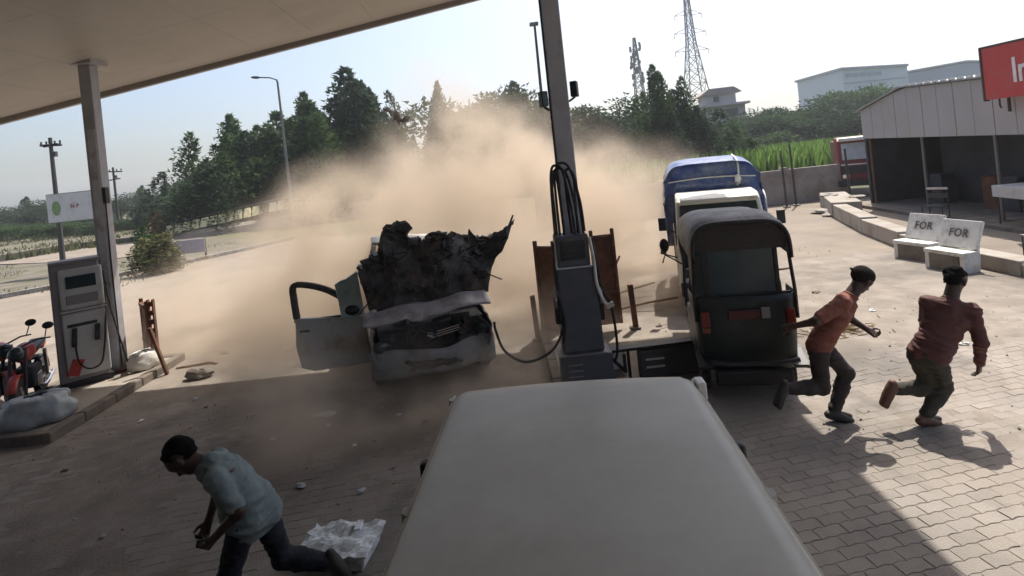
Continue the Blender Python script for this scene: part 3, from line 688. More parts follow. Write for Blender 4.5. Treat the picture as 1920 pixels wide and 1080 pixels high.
# lower body: bulging tail
def tail(u, v):
    th = (u - .5) * PI; z = .36 + .82 * v
    bul = .10 * math.sin(min(1, v * 1.25) * PI * .8)
    x = (.63 - .05 * (1 - v)) * math.copysign(abs(math.sin(th)) ** .35, math.sin(th))
    y = .46 - (.46 + bul * .6) * abs(math.cos(th)) ** .35
    return (x, y, z)
MB().sheet(tail, 24, 10, .02).build('tail_body', M_rickbody, rk, smooth=True)
MB().box((0, .75, .62), (1.20, .75, .5)).build('rear_body', M_rickbody, rk, bevel=.05)
MB().box((0, 1.55, .36), (1.05, 1.0, .08)).build('floor_pan', M_black, rk)
MB().box((0, .62, .80), (1.05, .5, .16)).build('seat', M_black, rk, bevel=.04)
MB().box((0, .32, 1.10), (1.05, .10, .36), (R(-10), 0, 0)).build('backrest', M_black, rk, bevel=.04)
MB().box((0, 1.45, .74), (.5, .36, .14)).build('driver_seat', M_black, rk, bevel=.04)
MB().sheet(lambda u, v: ((u - .5) * (1.02 - .25 * v), 2.12 + .26 * math.sin(u * PI) * (1 - .3 * v) - .06 * v, .34 + .72 * v), 12, 6, .02).build('nose', M_rickbody, rk, smooth=True)
MB().sheet(lambda u, v: ((u - .5) * .94, 2.15 + .08 * math.sin(u * PI) - .22 * v, 1.08 + .56 * v), 10, 3, .008).build('windscreen', M_plastic_sheet, rk)
for s_ in (-1, 1):
    tl = MB().box((s_ * .50, -.03, .94), (.10, .05, .17)).build('tail_lamp', M_lampred, rk, bevel=.015)
    MB().box((s_ * .50, -.03, .82), (.09, .05, .06)).build('indicator', M_amber, rk, bevel=.01)
    MB().box((s_ * .56, .07, .46), (.16, .3, .04), (R(20), 0, 0)).build('mud_flap', M_black, rk)
MB().box((0, -.075, .99), (.46, .02, .10)).build('name_plate', mat('faded_red_plate', (.10, .022, .018), .6, var=.3), rk, bevel=.006)
MB().box((.20, -.10, 1.01), (.10, .02, .12)).build('number_plate', M_dispdark, rk, bevel=.004)
MB().tube([(-.52, -.12, .50), (-.3, -.16, .48), (.3, -.16, .48), (.52, -.12, .50)], .03, 8).build('bumper', M_black, rk)
MB().box((0, -.06, .30), (.9, .1, .16)).build('rear_apron', M_black, rk, bevel=.02)
for c in ((-.52, .42, .21), (.52, .42, .21)): wheel(rk, c, .21, .11)
wheel(rk, (0, 2.2, .21), .21, .10)
MB().tube([(-.35, 1.85, 1.02), (-.1, 1.92, 1.06), (.1, 1.92, 1.06), (.35, 1.85, 1.02)], .018, 6).build('handlebar', M_black, rk)
for s_, x, z in ((1, .83, 1.62), (-1, -.78, 1.5)):
    mm = MB().ell((x, 1.80, z), (.075, .03, .10), 12, 8).build('mirror', M_black, rk, smooth=True)
    MB().tube([(s_ * .52, 1.9, 1.2), (x, 1.84, z - .14), (x, 1.81, z - .06)], .012, 6).build('mirror_arm', M_black, mm)
MB().tube([(.62, .2, .52), (.64, .9, .52), (.64, 1.7, .46)], .014, 6).build('side_rail', M_chrome, rk)

# ------------------------------------------------------------------ mini truck with blue tarpaulin
tk = thing('mini_truck', (3.66, 9.55, 0), 'cream mini truck with blue tarpaulin cover parked behind the rickshaw', 'truck', R(-17))
tk.scale = (1, 1, 1.06)
hw = .76
cabpro = [(.0, .36), (-.02, .80), (.02, 1.05), (.34, 1.84), (.46, 1.93), (1.25, 1.95), (1.32, 1.88), (1.35, .36)]  # y (back), z
MB().prism(cabpro, lambda u, v, d: (d * (1 - .09 * max(0, v - 1.0)), u, v), -hw, hw).build('cab', M_truckwhite, tk, bevel=.04)
def wsc(u, v): return ((u - .5) * (1.36 - .10 * v), .028 + .30 * v - .02 - .012, 1.09 + .70 * v)
MB().sheet(wsc, 6, 4, .012).build('windscreen', M_glass, tk)
MB().box((0, .10, 1.90), (1.24, .3, .07), (R(12), 0, 0)).build('roof_brow', M_truckwhite, tk, bevel=.02)
for s_ in (-1, 1):
    MB().box((s_ * .762, .72, 1.42), (.012, .66, .52), (0, s_ * R(-5), 0)).build('side_window', M_glass, tk)
    dd = MB().box((s_ * .772, .70, .92), (.02, .78, .98)).build('door', M_truckwhite, tk, bevel=.01)
    MB().box((s_ * .787, .98, 1.0), (.015, .12, .03)).build('handle', M_black, dd)
    MB().box((s_ * .56, -.03, .70), (.24, .03, .16)).build('headlight', M_chrome, tk, bevel=.02)
    ma = MB().box((s_ * (hw + .20), .10, 1.52), (.13, .05, .22)).build('mirror', M_black, tk, bevel=.015)
    MB().tube([(s_ * (hw - .02), .22, 1.35), (s_ * (hw + .16), .12, 1.44)], .012, 6).build('mirror_arm', M_black, ma)
m2 = MB().box((-.98, .05, 1.08), (.10, .05, .12), (0, R(15), 0)).build('mirror', M_black, tk, bevel=.015)
MB().tube([(-.76, .1, .95), (-.96, .06, 1.02), (-1.02, .06, .88)], .014, 6).build('mirror_arm', M_black, m2)
MB().box((0, -.05, .44), (1.5, .08, .22)).build('bumper', M_black, tk, bevel=.02)
MB().box((0, -.012, .86), (1.0, .02, .08)).build('grille', M_black, tk)
MB().tube([(-.1, -.02, 1.08), (.38, -.01 + .06, 1.2)], .008, 5).build('wiper', M_black, tk)
MB().box((0, 2.4, .62), (1.56, 2.1, .10)).build('load_bed', M_rust, tk)
for s_ in (-1, 1): MB().box((s_ * .79, 2.4, .86), (.04, 2.1, .42)).build('side_board', mat('side_board_maroon', (0.16, .06, .05), .7, var=.2), tk)
def tarp(u, v):
    th = u * PI; k_ = abs(math.cos(th)) ** .30; x = -.92 * math.copysign(k_, math.cos(th))
    zt = 2.42 + .10 * math.sin(v * PI * .9 + .2) - .03 * abs(math.sin(v * PI * 4))
    z = .95 + (zt - .95) * abs(math.sin(th)) ** .42
    fold = .025 * mnoise.noise((x * 5, v * 7, z * 4)) + .02 * math.sin(z * 30 + v * 8) * (1 if abs(x) > .85 else .2)
    return (x + fold * (1 if x > 0 else -1), 1.38 + 2.1 * v + .03 * math.sin(u * 20), z + fold * .6)
MB().sheet(tarp, 44, 24, .015).build('tarpaulin', M_tarp, tk, smooth=True)
fp = [tarp(i / 40, 0) for i in range(41)]
def tfront(u, v):
    p = fp[int(u * 40)]; return (p[0] * .99, 1.385 - .03 * math.sin(v * 16 + u * 4) + .02 * mnoise.noise((u * 9, v * 9, 0)), .95 + (p[2] - .95) * v)
MB().sheet(tfront, 40, 14, .01).build('tarpaulin_front', M_tarp, tk, smooth=True)
MB().tube([(x, 1.36 - .015, 2.13 + .04 * math.sin((x + .8) * 2)) for x in [-.8 + .1 * q for q in range(17)]], .012, 5).build('rope', M_white, tk)
MB().tube(spline([(.50, 2.2, 2.53), (.50, 1.6, 2.47), (.51, 1.35, 2.36), (.50, 1.33, 2.1), (.46, 1.32, 1.98)], 6), .016, 5).build('rope', M_white, tk)
MB().ell((.48, 1.32, 2.10), (.06, .05, .09), 8, 6, None, .3, 3).build('rope_knot', M_white, tk)
MB().tube(spline([(.93, 3.3, 2.1), (.97, 2.5, 1.9), (.96, 1.6, 1.75), (.94, 1.4, 1.3)], 6), .016, 5).build('rope', M_white, tk)
for c in ((-.64, .62, .27), (.64, .62, .27), (-.64, 2.75, .27), (.64, 2.75, .27)): wheel(tk, c, .27, .15)

# ------------------------------------------------------------------ white van whose roof fills the foreground
vn = thing('parked_van', (.29, 3.33, 0), 'boxy white microvan directly below the camera, its dusty roof filling the bottom middle', 'van', R(-5))
# local: front end at y = 0, going back along -y; width 1.46
HWV = .735
def vsec(x_in, y, z): return (x_in, y, z)
vb_ = MB()
prof = [(-.02, .30), (.02, .72), (-.02, .98), (-.05, 1.02)]
vb_.prism([(.0, .30), (.02, .75), (-.02, 1.02), (-3.30, 1.02), (-3.36, .7), (-3.34, .30)], lambda u, v, d: (d, u, v), -HWV, HWV)
vb_.build('body', M_vanroof, vn, bevel=.05)
def vroof(u, v):
    x = (u - .5) * 2; y = -.02 - 3.28 * v
    e = max(0, abs(x) - .90) / .10; f_ = max(0, .045 - v) / .045; f2 = max(0, v - .96) / .04
    hwx = HWV * .955 - .05 * (f_ ** 2)
    z = 1.655 + .022 * (1 - x * x) - .055 * e ** 2 - .05 * f_ ** 2 - .05 * f2 ** 2
    z += .003 * mnoise.noise((x * 2.5, v * 6, 1)) * (1 if .05 < v < .95 else 0)
    return (x * hwx, y, z)
MB().sheet(vroof, 40, 48, -.02).build('roof', M_vanroof, vn, smooth=True)
MB().prism([(-.04, 1.02), (-.10, 1.59), (-3.22, 1.59), (-3.29, 1.02)], lambda u, v, d: (d * (1 - .04 * (v - 1.02) / .57), u, v), -HWV * .965, HWV * .965).build('cabin_glass', M_glass, vn)
for s_ in (-1, 1):
    gt = [(s_ * HWV * .952, -.03 - 3.28 * k / 30, 1.597) for k in range(31)]
    MB().tube(gt, .009, 6).build('rain_gutter', M_vanroof, vn)
    for y, w_ in ((-.10, .06), (-1.15, .07), (-2.2, .07), (-3.2, .08)):
        MB().tube([(s_ * HWV * .985, y + .03, 1.0), (s_ * HWV * .945, y, 1.61)], w_ / 2, 6).build('pillar', M_vanroof, vn)
    wm = MB().box((s_ * (HWV + .09), -.24, 1.24), (.14, .07, .18)).build('wing_mirror', M_black, vn, bevel=.02)
    MB().box((s_ * (HWV + .008), -.65, .68), (.02, .95, .62)).build('door', M_vanroof, vn, bevel=.01)
    MB().box((s_ * .55, .012, .72), (.22, .03, .16)).build('headlight', M_chrome, vn, bevel=.02)
MB().box((0, .03, .42), (1.44, .10, .2)).build('bumper', M_black, vn, bevel=.03)
for c in ((-.64, -.5, .27), (.64, -.5, .27), (-.64, -2.75, .27), (.64, -2.75, .27)): wheel(vn, c, .27, .15)
MB().box((.71, -.16, 1.60), (.05, .10, .10)).build('corner_bracket', M_white, vn, bevel=.01)

# ------------------------------------------------------------------ motorcycle at the left edge
mc = thing('motorcycle', (-7.55, 8.62, 0.02), 'red and black motorcycle parked nose on, nearest the left dispenser', 'motorcycle', R(-62), 'motorcycles at the left edge')
# local: x forward
wheel(mc, (.62, 0, .30), .30, .09, 'y'); wheel(mc, (-.62, 0, .30), .30, .10, 'y')
MB().ell((.12, 0, .86), (.30, .14, .14), 14, 9).build('tank', M_red, mc, smooth=True)
MB().box((-.38, 0, .84), (.62, .22, .10), (0, R(4), 0)).build('seat', M_black, mc, bevel=.04)
MB().box((-.72, 0, .80), (.18, .16, .14), (0, R(15), 0)).build('tail', M_red, mc, bevel=.04)
MB().box((-.84, 0, .78), (.04, .12, .08)).build('tail_lamp', M_lampred, mc, bevel=.015)
MB().box((.05, 0, .48), (.38, .26, .32)).build('engine', M_engine, mc, bevel=.04)
MB().box((.05, .14, .42), (.22, .04, .18)).build('engine_cover', M_steel, mc, bevel=.03)
for s_ in (-1, 1):
    MB().tube([(.62, s_ * .09, .30), (.42, s_ * .09, .98)], .022, 8).build('fork', M_engine, mc)
    MB().tube([(.40, s_ * .04, 1.0), (.36, s_ * .22, 1.06), (.26, s_ * .36, 1.04)], .013, 6).build('handlebar', M_black, mc)
    mi = MB().ell((.34, s_ * .36, 1.24), (.025, .075, .055), 10, 7).build('mirror', M_black, mc, smooth=True)
    MB().tube([(.30, s_ * .30, 1.05), (.34, s_ * .34, 1.2)], .008, 5).build('mirror_arm', M_black, mi)
    MB().tube([(-.62, s_ * .10, .30), (-.50, s_ * .11, .74)], .028, 8).build('shock_absorber', M_steel, mc)
MB().ell((.50, 0, .92), (.10, .11, .11), 12, 8).build('headlight', M_glass, mc, smooth=True)
MB().tube(spline([(.10, .12, .34), (-.2, .15, .24), (-.7, .16, .32)], 5), [.03] * 11, 8).build('exhaust', M_chrome, mc)
MB().tube([(.40, 0, .92), (.2, 0, .62), (-.1, 0, .38), (-.62, 0, .30)], .025, 6).build('frame', M_black, mc)
MB().sheet(lambda u, v: (.62 + .33 * math.cos(.5 + u * 1.9), (v - .5) * .12, .30 + .33 * math.sin(.5 + u * 1.9)), 10, 2, .01).build('mudguard', M_red, mc, smooth=True)
MB().sheet(lambda u, v: (-.62 + .34 * math.cos(1.1 + u * 1.9), (v - .5) * .13, .30 + .34 * math.sin(1.1 + u * 1.9)), 10, 2, .01).build('mudguard', M_black, mc, smooth=True)

mc2 = copy_tree(mc); mc2.location = (-8.12, 8.78, .02); mc2.rotation_euler = (0, 0, R(-40)); mc2['label'] = 'red and black motorcycle cut off by the left edge of the picture'
# ------------------------------------------------------------------ people: smooth bodies grown from joint chains
def sdf_mesh(prims, res=.010, k=.035):
    P = np.array([list(p[0]) for p in prims] + [list(p[1]) for p in prims]); rm = max(max(p[2], p[3]) for p in prims)
    lo = P.min(0) - rm - .05; hi = P.max(0) + rm + .05
    n = np.ceil((hi - lo) / res).astype(int) + 1
    F = np.full(n, 1.0, np.float32)
    ax = [lo[i] + np.arange(n[i]) * res for i in range(3)]
    for p in prims:
        a, b_, ra, rb = np.array(p[0]), np.array(p[1]), p[2], p[3]
        kk = p[4] if len(p) > 4 else k
        m = max(ra, rb) + kk + .03
        i0 = np.maximum(((np.minimum(a, b_) - m - lo) / res).astype(int), 0); i1 = np.minimum(((np.maximum(a, b_) + m - lo) / res).astype(int) + 2, n)
        X, Y, Z = np.meshgrid(*[ax[i][i0[i]:i1[i]] for i in range(3)], indexing='ij')
        d = b_ - a; L2 = max(float(d @ d), 1e-9)
        t = np.clip(((X - a[0]) * d[0] + (Y - a[1]) * d[1] + (Z - a[2]) * d[2]) / L2, 0, 1)
        D = np.sqrt((X - a[0] - t * d[0]) ** 2 + (Y - a[1] - t * d[1]) ** 2 + (Z - a[2] - t * d[2]) ** 2) - (ra + (rb - ra) * t)
        sl_ = F[i0[0]:i1[0], i0[1]:i1[1], i0[2]:i1[2]]
        h = np.clip(.5 + .5 * (sl_ - D) / kk, 0, 1)
        sl_[...] = sl_ * (1 - h) + D * h - kk * h * (1 - h)
    # naive surface nets
    ins = F < 0
    c = np.zeros(n - 1, int); acc = np.zeros((*(n - 1), 3), np.float32); cnt = np.zeros(n - 1, np.float32)
    off = [(i, j, q) for i in (0, 1) for j in (0, 1) for q in (0, 1)]
    def sub(A, o): return A[o[0]:A.shape[0] - 1 + o[0], o[1]:A.shape[1] - 1 + o[1], o[2]:A.shape[2] - 1 + o[2]]
    for i in range(3):
        for o in off:
            if o[i]: continue
            o2 = list(o); o2[i] = 1
            A, B = sub(F, o), sub(F, o2); x = (A < 0) != (B < 0)
            tt = np.where(x, A / np.where(A - B == 0, 1, A - B), 0)
            for q in range(3): acc[..., q] += np.where(x, (o[q] + tt if q == i else o[q]), 0)
            cnt += x
    act = cnt > 0
    idx = -np.ones(n - 1, int); idx[act] = np.arange(act.sum())
    base = np.argwhere(act).astype(np.float32)
    V = lo + (base + acc[act] / cnt[act][:, None]) * res
    faces = []
    for i in range(3):
        j, q = (i + 1) % 3, (i + 2) % 3
        s0 = [slice(1, -1)] * 3; s0[i] = slice(0, -1); s1 = list(s0); s1[i] = slice(1, None)
        A, B = ins[tuple(s0)], ins[tuple(s1)]
        x = np.argwhere(A != B); fl = A[tuple(x.T)]
        x = x + 1; x[:, i] -= 1
        def g_(dj, dq):
            y = x.copy(); y[:, j] += dj; y[:, q] += dq; return idx[tuple(y.T)]
        Qd = np.stack([g_(-1, -1), g_(0, -1), g_(0, 0), g_(-1, 0)], 1)
        Qd[~fl] = Qd[~fl][:, ::-1]
        faces.append(Qd)
    return V, np.concatenate(faces)
def sdf_obj(name, prims, m, parent, res=.010, k=.035, fold=0):
    V, Fc = sdf_mesh(prims, res, k)
    if fold:  # cloth creases: push the surface in and out along its own normals
        N_ = np.zeros_like(V); a_, b2, c_ = V[Fc[:, 0]], V[Fc[:, 1]], V[Fc[:, 2]]; fn_ = np.cross(b2 - a_, c_ - a_)
        for q in range(4): np.add.at(N_, Fc[:, q], fn_)
        N_ /= np.maximum(np.linalg.norm(N_, axis=1, keepdims=True), 1e-12)
        sd_ = len(V) % 97
        h_ = np.array([1 - abs(mnoise.noise((p[0] * 7 + p[2] * 5 + sd_, p[1] * 7 - p[2] * 4, p[2] * 19))) * 2.6 + .35 * mnoise.noise((p[0] * 30, p[1] * 30 + sd_, p[2] * 40)) for p in V])
        V = V + N_ * (h_[:, None] - .35) * fold
    me = bpy.data.meshes.new(name); me.from_pydata(V.tolist(), [], Fc.tolist()); me.materials.append(m)
    me.polygons.foreach_set('use_smooth', [True] * len(me.polygons)); me.update()
    o = bpy.data.objects.new(name, me); COL.objects.link(o); o.parent = parent
    return o
def vv(p): return np.array(p, float)
def lerp(a, b_, t): return vv(a) + (vv(b_) - vv(a)) * t
def unit(a): a = vv(a); return a / max(np.linalg.norm(a), 1e-9)
def hand(wrist, d, nrm, curl, thumb_side=1):
    d = unit(d); nrm = unit(vv(nrm) - d * (vv(nrm) @ d)); s_ = np.cross(d, nrm) * thumb_side
    w_ = vv(wrist); pr = []
    for q in (-.022, 0, .022): pr.append((w_ + s_ * q * .6, w_ + d * .085 + s_ * q * 1.1, .016, .015, .012))
    Ls = [(.040, .036), (.046, .04), (.043, .037), (.034, .030)]
    for i, q in enumerate((.033, .011, -.011, -.033)):
        k0 = w_ + d * .088 + s_ * q
        d1 = unit(d * math.cos(curl) + nrm * math.sin(curl)); d2 = unit(d * math.cos(curl * 2.2) + nrm * math.sin(curl * 2.2))
        k1 = k0 + d1 * Ls[i][0]; k2 = k1 + d2 * Ls[i][1]
        pr += [(k0, k1, .0095, .0088, .004), (k1, k2, .0088, .0075, .004)]
    t0 = w_ + d * .03 + s_ * .028; t1 = t0 + unit(d * .7 + s_ * .8 + nrm * .3) * .042; t2 = t1 + unit(d * .9 + s_ * .1 + nrm * .6) * .034
    pr += [(t0, t1, .0125, .0105, .008), (t1, t2, .0105, .0085, .005)]
    return pr
def person(name, loc, J, label, shirt_m, trou_m, shoe_m, cap_m=None, sleeve='short', face=(1, 0, 0), loose=1.0, curlL=.5, curlR=.5, hem=.03):
    t = thing(name, loc, label, 'person')
    J = {k_: vv(v) for k_, v in J.items()}
    side = unit(J['shR'] - J['shL']); spine = unit(J['neck'] - J['pel'])
    fwd = unit(np.cross(spine, side)); fwd = fwd if fwd @ vv(face) > -.2 else -fwd
    hs = unit(J['hipR'] - J['hipL'])
    P = []
    ch, wa, pe, nk = J['chest'], J['waist'], J['pel'], J['neck']
    P += [(J['shL'], J['shR'], .056, .056), (ch - side * .08, ch + side * .08, .096, .096), (wa - side * .05, wa + side * .05, .088, .088), (pe - hs * .06, pe + hs * .06, .09, .09),
          (lerp(ch, nk, .4), wa, .09, .085), (wa, pe, .085, .09)]
    hd_ = J['head']; up = unit(hd_ - nk * .65 - J['chest'] * .35); f_ = unit(vv(face) - up * (vv(face) @ up)); sd = np.cross(up, f_)
    P += [(nk - up * .03, hd_ - up * .05, .066, .060, .03)]
    P += [(hd_ + up * .035 - f_ * .022, hd_ + up * .025 + f_ * .015, .088, .085, .02), (hd_ - up * .03 + f_ * .03, hd_ - up * .085 + f_ * .052, .066, .040, .03),
          (hd_ - up * .005 + f_ * .088, hd_ - up * .038 + f_ * .106, .011, .017, .012), (hd_ + up * .025 + f_ * .082 - sd * .03, hd_ + up * .025 + f_ * .082 + sd * .03, .014, .014, .02),
          (hd_ - up * .062 + f_ * .088 - sd * .018, hd_ - up * .062 + f_ * .088 + sd * .018, .010, .010, .012)]
    for q in (-1, 1): P += [(hd_ + sd * q * .082 - up * .0, hd_ + sd * q * .086 - up * .04, .017, .012, .012)]
    shirt = [(J['shL'], J['shR'], .070, .070), (ch - side * .078, ch + side * .078, .108, .108), (wa - side * .066, wa + side * .066, .108 * loose, .108 * loose), (lerp(wa, ch, .5) - side * .072, lerp(wa, ch, .5) + side * .072, .106 * loose, .106 * loose), (lerp(wa, pe, .75 + hem * 3) - hs * .062, lerp(wa, pe, .75 + hem * 3) + hs * .062, max(.114, .112 * loose), max(.114, .112 * loose)), (lerp(ch, nk, .5), wa, .108, .10), (lerp(wa, pe, .4) - hs * .063, lerp(wa, pe, .4) + hs * .063, .108 * loose, .108 * loose),
             (lerp(ch, nk, .55), lerp(ch, nk, .86), .085, .068)]
    trou = [(pe - hs * .060, pe + hs * .060, .094, .094), (lerp(wa, pe, .6), pe, .09, .10)]
    for s_, cu in (('L', curlL), ('R', curlR)):
        sh, el, hn = J['sh' + s_], J['el' + s_], J['hd' + s_]
        P += [(sh, el, .052, .040), (el, hn, .041, .026)]
        da = unit(hn - el); nrm = fwd if abs(fwd @ da) < .9 else spine
        P += hand(hn, da, nrm * .6 - side * (1 if s_ == 'R' else -1) * .8, cu, 1 if s_ == 'R' else -1)
        if sleeve == 'long': shirt += [(sh, el, .068, .056), (el, lerp(el, hn, .9), .056, .042)]
        else: shirt += [(sh, lerp(sh, el, .82), .068, .062)]
        hp, kn, an, to = J['hip' + s_], J['k' + s_], J['a' + s_], J['t' + s_]
        P += [(hp, kn, .088, .056), (kn, lerp(kn, an, .3), .056, .056), (lerp(kn, an, .3), an, .056, .036), (an, lerp(an, to, .95), .034, .026)]
        trou += [(hp, kn, .096, .070), (kn, lerp(kn, an, .35), .073, .070), (lerp(kn, an, .35), lerp(kn, an, .90), .070, .058)]
        fd = unit(to - an); sole = unit(np.cross(np.cross(fd, an - kn), fd)) if abs(unit(an - kn) @ fd) < .98 else vv((0, 0, -1))
        sole = sole if sole @ (an - kn) > 0 else -sole
        hl = an + sole * .030 - fd * .045; tp = an + sole * .040 + fd * .165
        sdv = np.cross(fd, sole)
        sp = [(hl, an + sole * .02 + fd * .05, .040, .042, .03), (an + sole * .03 + fd * .04, tp, .044, .030, .03), (an + sole * .03 + fd * .09 + sdv * .016, tp + sdv * .012, .034, .026, .03), (an + sole * .03 + fd * .09 - sdv * .016, tp - sdv * .012, .034, .026, .03), (an - unit(an - kn) * .02, an + sole * .02, .045, .042, .03)]
        sdf_obj('shoe', sp, shoe_m, t, .009, .03)
    sdf_obj('body', P, M_skin, t, .0085, .03)
    sdf_obj('shirt', shirt, shirt_m, t, .010, .03, .009)
    sdf_obj('trousers', trou, trou_m, t, .010, .035, .007)
    hr = [(hd_ + up * .045 - f_ * .032, hd_ + up * .05 + f_ * .012, .088, .080, .02), (hd_ - up * .0 - f_ * .045, hd_ + up * .05 - f_ * .03, .072, .085, .02)]
    if cap_m is None: sdf_obj('hair', hr, M_hair, t, .008, .02, .010)
    else:
        cp = [(hd_ + up * .045 - f_ * .025, hd_ + up * .055 + f_ * .012, .094, .088, .02), (hd_ - f_ * .02 + up * .02, hd_ - f_ * .045 + up * .03, .085, .085, .02)]
        sdf_obj('cap', cp, cap_m, t, .009, .02)
        sdf_obj('cap_strap', [(hd_ - f_ * .11 + up * .02, hd_ - f_ * .17 + up * .015, .018, .012)], cap_m, t, .006, .01)
    for q in (-1, 1):
        c = hd_ + up * .008 + f_ * .088 + sd * q * .031
        e = MB().ell(tuple(c), .011, 8, 6).build('eye', M_eye, t, smooth=True)
        MB().ell(tuple(c + f_ * .008), .0055, 6, 5).build('pupil', M_hair, e, smooth=True)
    # collar ring
    cn = lerp(ch, nk, .93)
    a_ = unit(np.cross(spine, f_)); b2 = np.cross(a_, spine)
    MB().tube([tuple(cn + (a_ * math.cos(2 * PI * q / 16) + b2 * math.sin(2 * PI * q / 16)) * .066) for q in range(16)], .012, 6, True).build('collar', shirt_m, t, smooth=True)
    return t
person('person', (3.80, 5.40, .01), dict(head=(.53, .08, 1.36), neck=(.44, .04, 1.20), shL=(.27, .12, 1.15), shR=(.55, -.06, 1.09), chest=(.36, .03, 1.0), waist=(.22, .0, .81), pel=(.13, 0, .69), hipL=(.08, .06, .66), hipR=(.18, -.04, .66),
    kR=(.33, .10, .33), aR=(.04, .02, .075), tR=(.22, .06, .03), kL=(.22, .14, .30), aL=(-.20, .06, .37), tL=(-.29, .06, .20), elL=(.36, .30, .90), hdL=(.54, .34, .98), elR=(.55, -.12, .80), hdR=(.58, -.04, .56)),
    'man in a maroon long sleeved shirt and dark trousers running away at the far right', M_shirtB, M_trouB, M_shoeB, None, 'long', (.85, .35, -.08), .95, .5, .5, .05)
person('person', (3.10, 5.63, .01), dict(head=(.45, .06, 1.40), neck=(.32, .04, 1.27), shL=(.32, .19, 1.17), shR=(.14, -.10, 1.24), chest=(.15, .02, 1.08), waist=(0, 0, .92), pel=(-.09, 0, .80), hipL=(-.02, .08, .77), hipR=(-.13, -.06, .78),
    kL=(.24, .14, .44), aL=(.02, .06, .085), tL=(.18, .04, .04), kR=(-.12, -.04, .40), aR=(-.50, -.08, .44), tR=(-.59, -.09, .26), elL=(.36, .20, .98), hdL=(.47, .10, .88), elR=(-.18, -.16, 1.10), hdR=(-.36, -.08, 1.05)),
    'man in a rust orange shirt and dark cap running right beside the rickshaw', M_shirtA, M_trouA, M_shoe, M_capA, 'short', (.9, .15, -.42), 1.0, 1.0, .8, .04)
person('person', (-1.90, 3.90, .01), dict(head=(-.50, -.02, 1.16), neck=(-.38, 0, 1.09), shL=(-.20, -.17, 1.05), shR=(-.36, .17, 1.03), chest=(-.22, 0, 1.0), waist=(-.12, 0, .83), pel=(-.06, 0, .70), hipL=(-.10, -.09, .68), hipR=(-.03, .08, .66),
    kL=(-.22, -.12, .34), aL=(-.20, -.06, .085), tL=(-.37, -.08, .03), kR=(.06, .12, .30), aR=(.36, .20, .18), tR=(.43, .22, .03), elL=(-.03, -.25, .87), hdL=(-.16, -.30, .76), elR=(-.40, .22, .80), hdR=(-.43, .10, .64)),
    'man in a pale teal shirt and navy trousers running bent over in the shade', M_shirtC, M_trouC, M_shoe, None, 'short', (-.78, -.15, -.55), 1.22, .9, .9, .12)

# ------------------------------------------------------------------ loose things on the paving
def crumple(name, loc, size, m, label, cat, group=None, seed=0, rz=0, jit=.22):
    o = MB().ell((0, 0, size[2] * .42), (size[0] / 2, size[1] / 2, size[2] / 2), 10, 7, None, jit, seed).build(name, m)
    o.location = loc; o.rotation_euler = (0, 0, rz); return tag(o, label, cat, group)
bx = thing('foam_box', (-1.56, 4.42, .01), 'broken flat white foam box lying beside the parked van', 'box', R(-10))
MB().prism([(-.25, 0), (.25, 0), (.28, .10), (-.28, .10)], lambda u, v, d: (u, d, v), -.17, .17).build('tub', M_foam, bx, bevel=.015)
MB().sheet(lambda u, v: (-.32 + .62 * u + .03 * mnoise.noise((v * 6, u, 3)), -.20 + .42 * v + .03 * mnoise.noise((u * 6, v, 9)), .12 + .045 * mnoise.noise((u * 4, v * 4, 1)) + .02 * mnoise.noise((u * 11, v * 11, 1)) + .02 * u), 14, 10, .02).build('lid', M_foam, bx)
rq = random.Random(11)
lidscraps = [(-.22, -.19, .15), (.12, .10, .18)]
for c in lidscraps: MB().box(c, (.12, .05, .02), (rq.uniform(-.2, .2), rq.uniform(-.2, .2), rq.uniform(0, 3))).build('flap', M_foam, bx, bevel=.004)

def sackf(u, v):
    th = 2 * PI * u; r_ = (.34 - .12 * v ** 2) * (1 + .16 * mnoise.noise((math.cos(th) * 2, math.sin(th) * 2, v * 3)))
    if v > .94: r_ *= .5
    return (r_ * 1.25 * math.cos(th), r_ * .8 * math.sin(th), .36 * v ** .6 + .03 * mnoise.noise((math.cos(th) * 5, math.sin(th) * 5, v * 6)))
so_ = MB().sheet(sackf, 36, 12, .01).build('plastic_sack', M_sack, smooth=True); so_.location = (-6.62, 7.62, .145); so_.rotation_euler = (0, 0, .5)
tag(so_, 'crumpled pale plastic sack heaped at the front of the left island', 'sack')
so2 = MB().sheet(lambda u, v: (lambda p: (p[0] * .62, p[1] * .7, p[2] * .8))(sackf(u, v)), 26, 9, .01).build('plastic_sack', M_white, smooth=True); so2.location = (-6.42, 9.62, .145); so2.rotation_euler = (0, 0, 1.0)
tag(so2, 'small white torn sack at the foot of the left canopy column', 'sack')
crumple('rubble_block', (-5.22, 9.12, 0), (.44, .24, .20), M_concdark, 'brown rubble block lying at the edge of the canopy shade', 'rubble', seed=4)
crumple('paper_scrap', (-2.55, 7.12, .012), (.30, .16, .05), M_white, 'crumpled pale scrap lying on the shaded paving in front of the wreck', 'litter', seed=8)
MB_ = MB().tube([(-5.95, 9.72, .03), (-5.4, 9.80, .05), (-5.25, 9.74, .03)], .02, 6).build('bent_pipe', M_rust)
tag(MB_, 'thin bent rusty pipe lying on the sand by the left island', 'pipe')
frag_g = 'small broken pieces on the shaded paving'
fr_m = [M_white, M_conc, M_sack, M_concdark]
rf = random.Random(21)
fragpos = [(-1.97, 6.2), (-1.78, 6.25), (-1.5, 7.0), (-1.1, 6.6), (-2.9, 6.5), (-3.6, 7.4), (-4.7, 8.1), (-4.5, 7.9), (-5.2, 7.6), (-1.3, 5.6), (-2.2, 5.4), (-3.3, 5.7), (-.9, 6.1), (-3.05, 7.75), (-1.6, 5.2), (-4.0, 6.6), (-2.4, 6.8), (-3.9, 5.0), (-.65, 5.4), (-5.3, 6.4)]
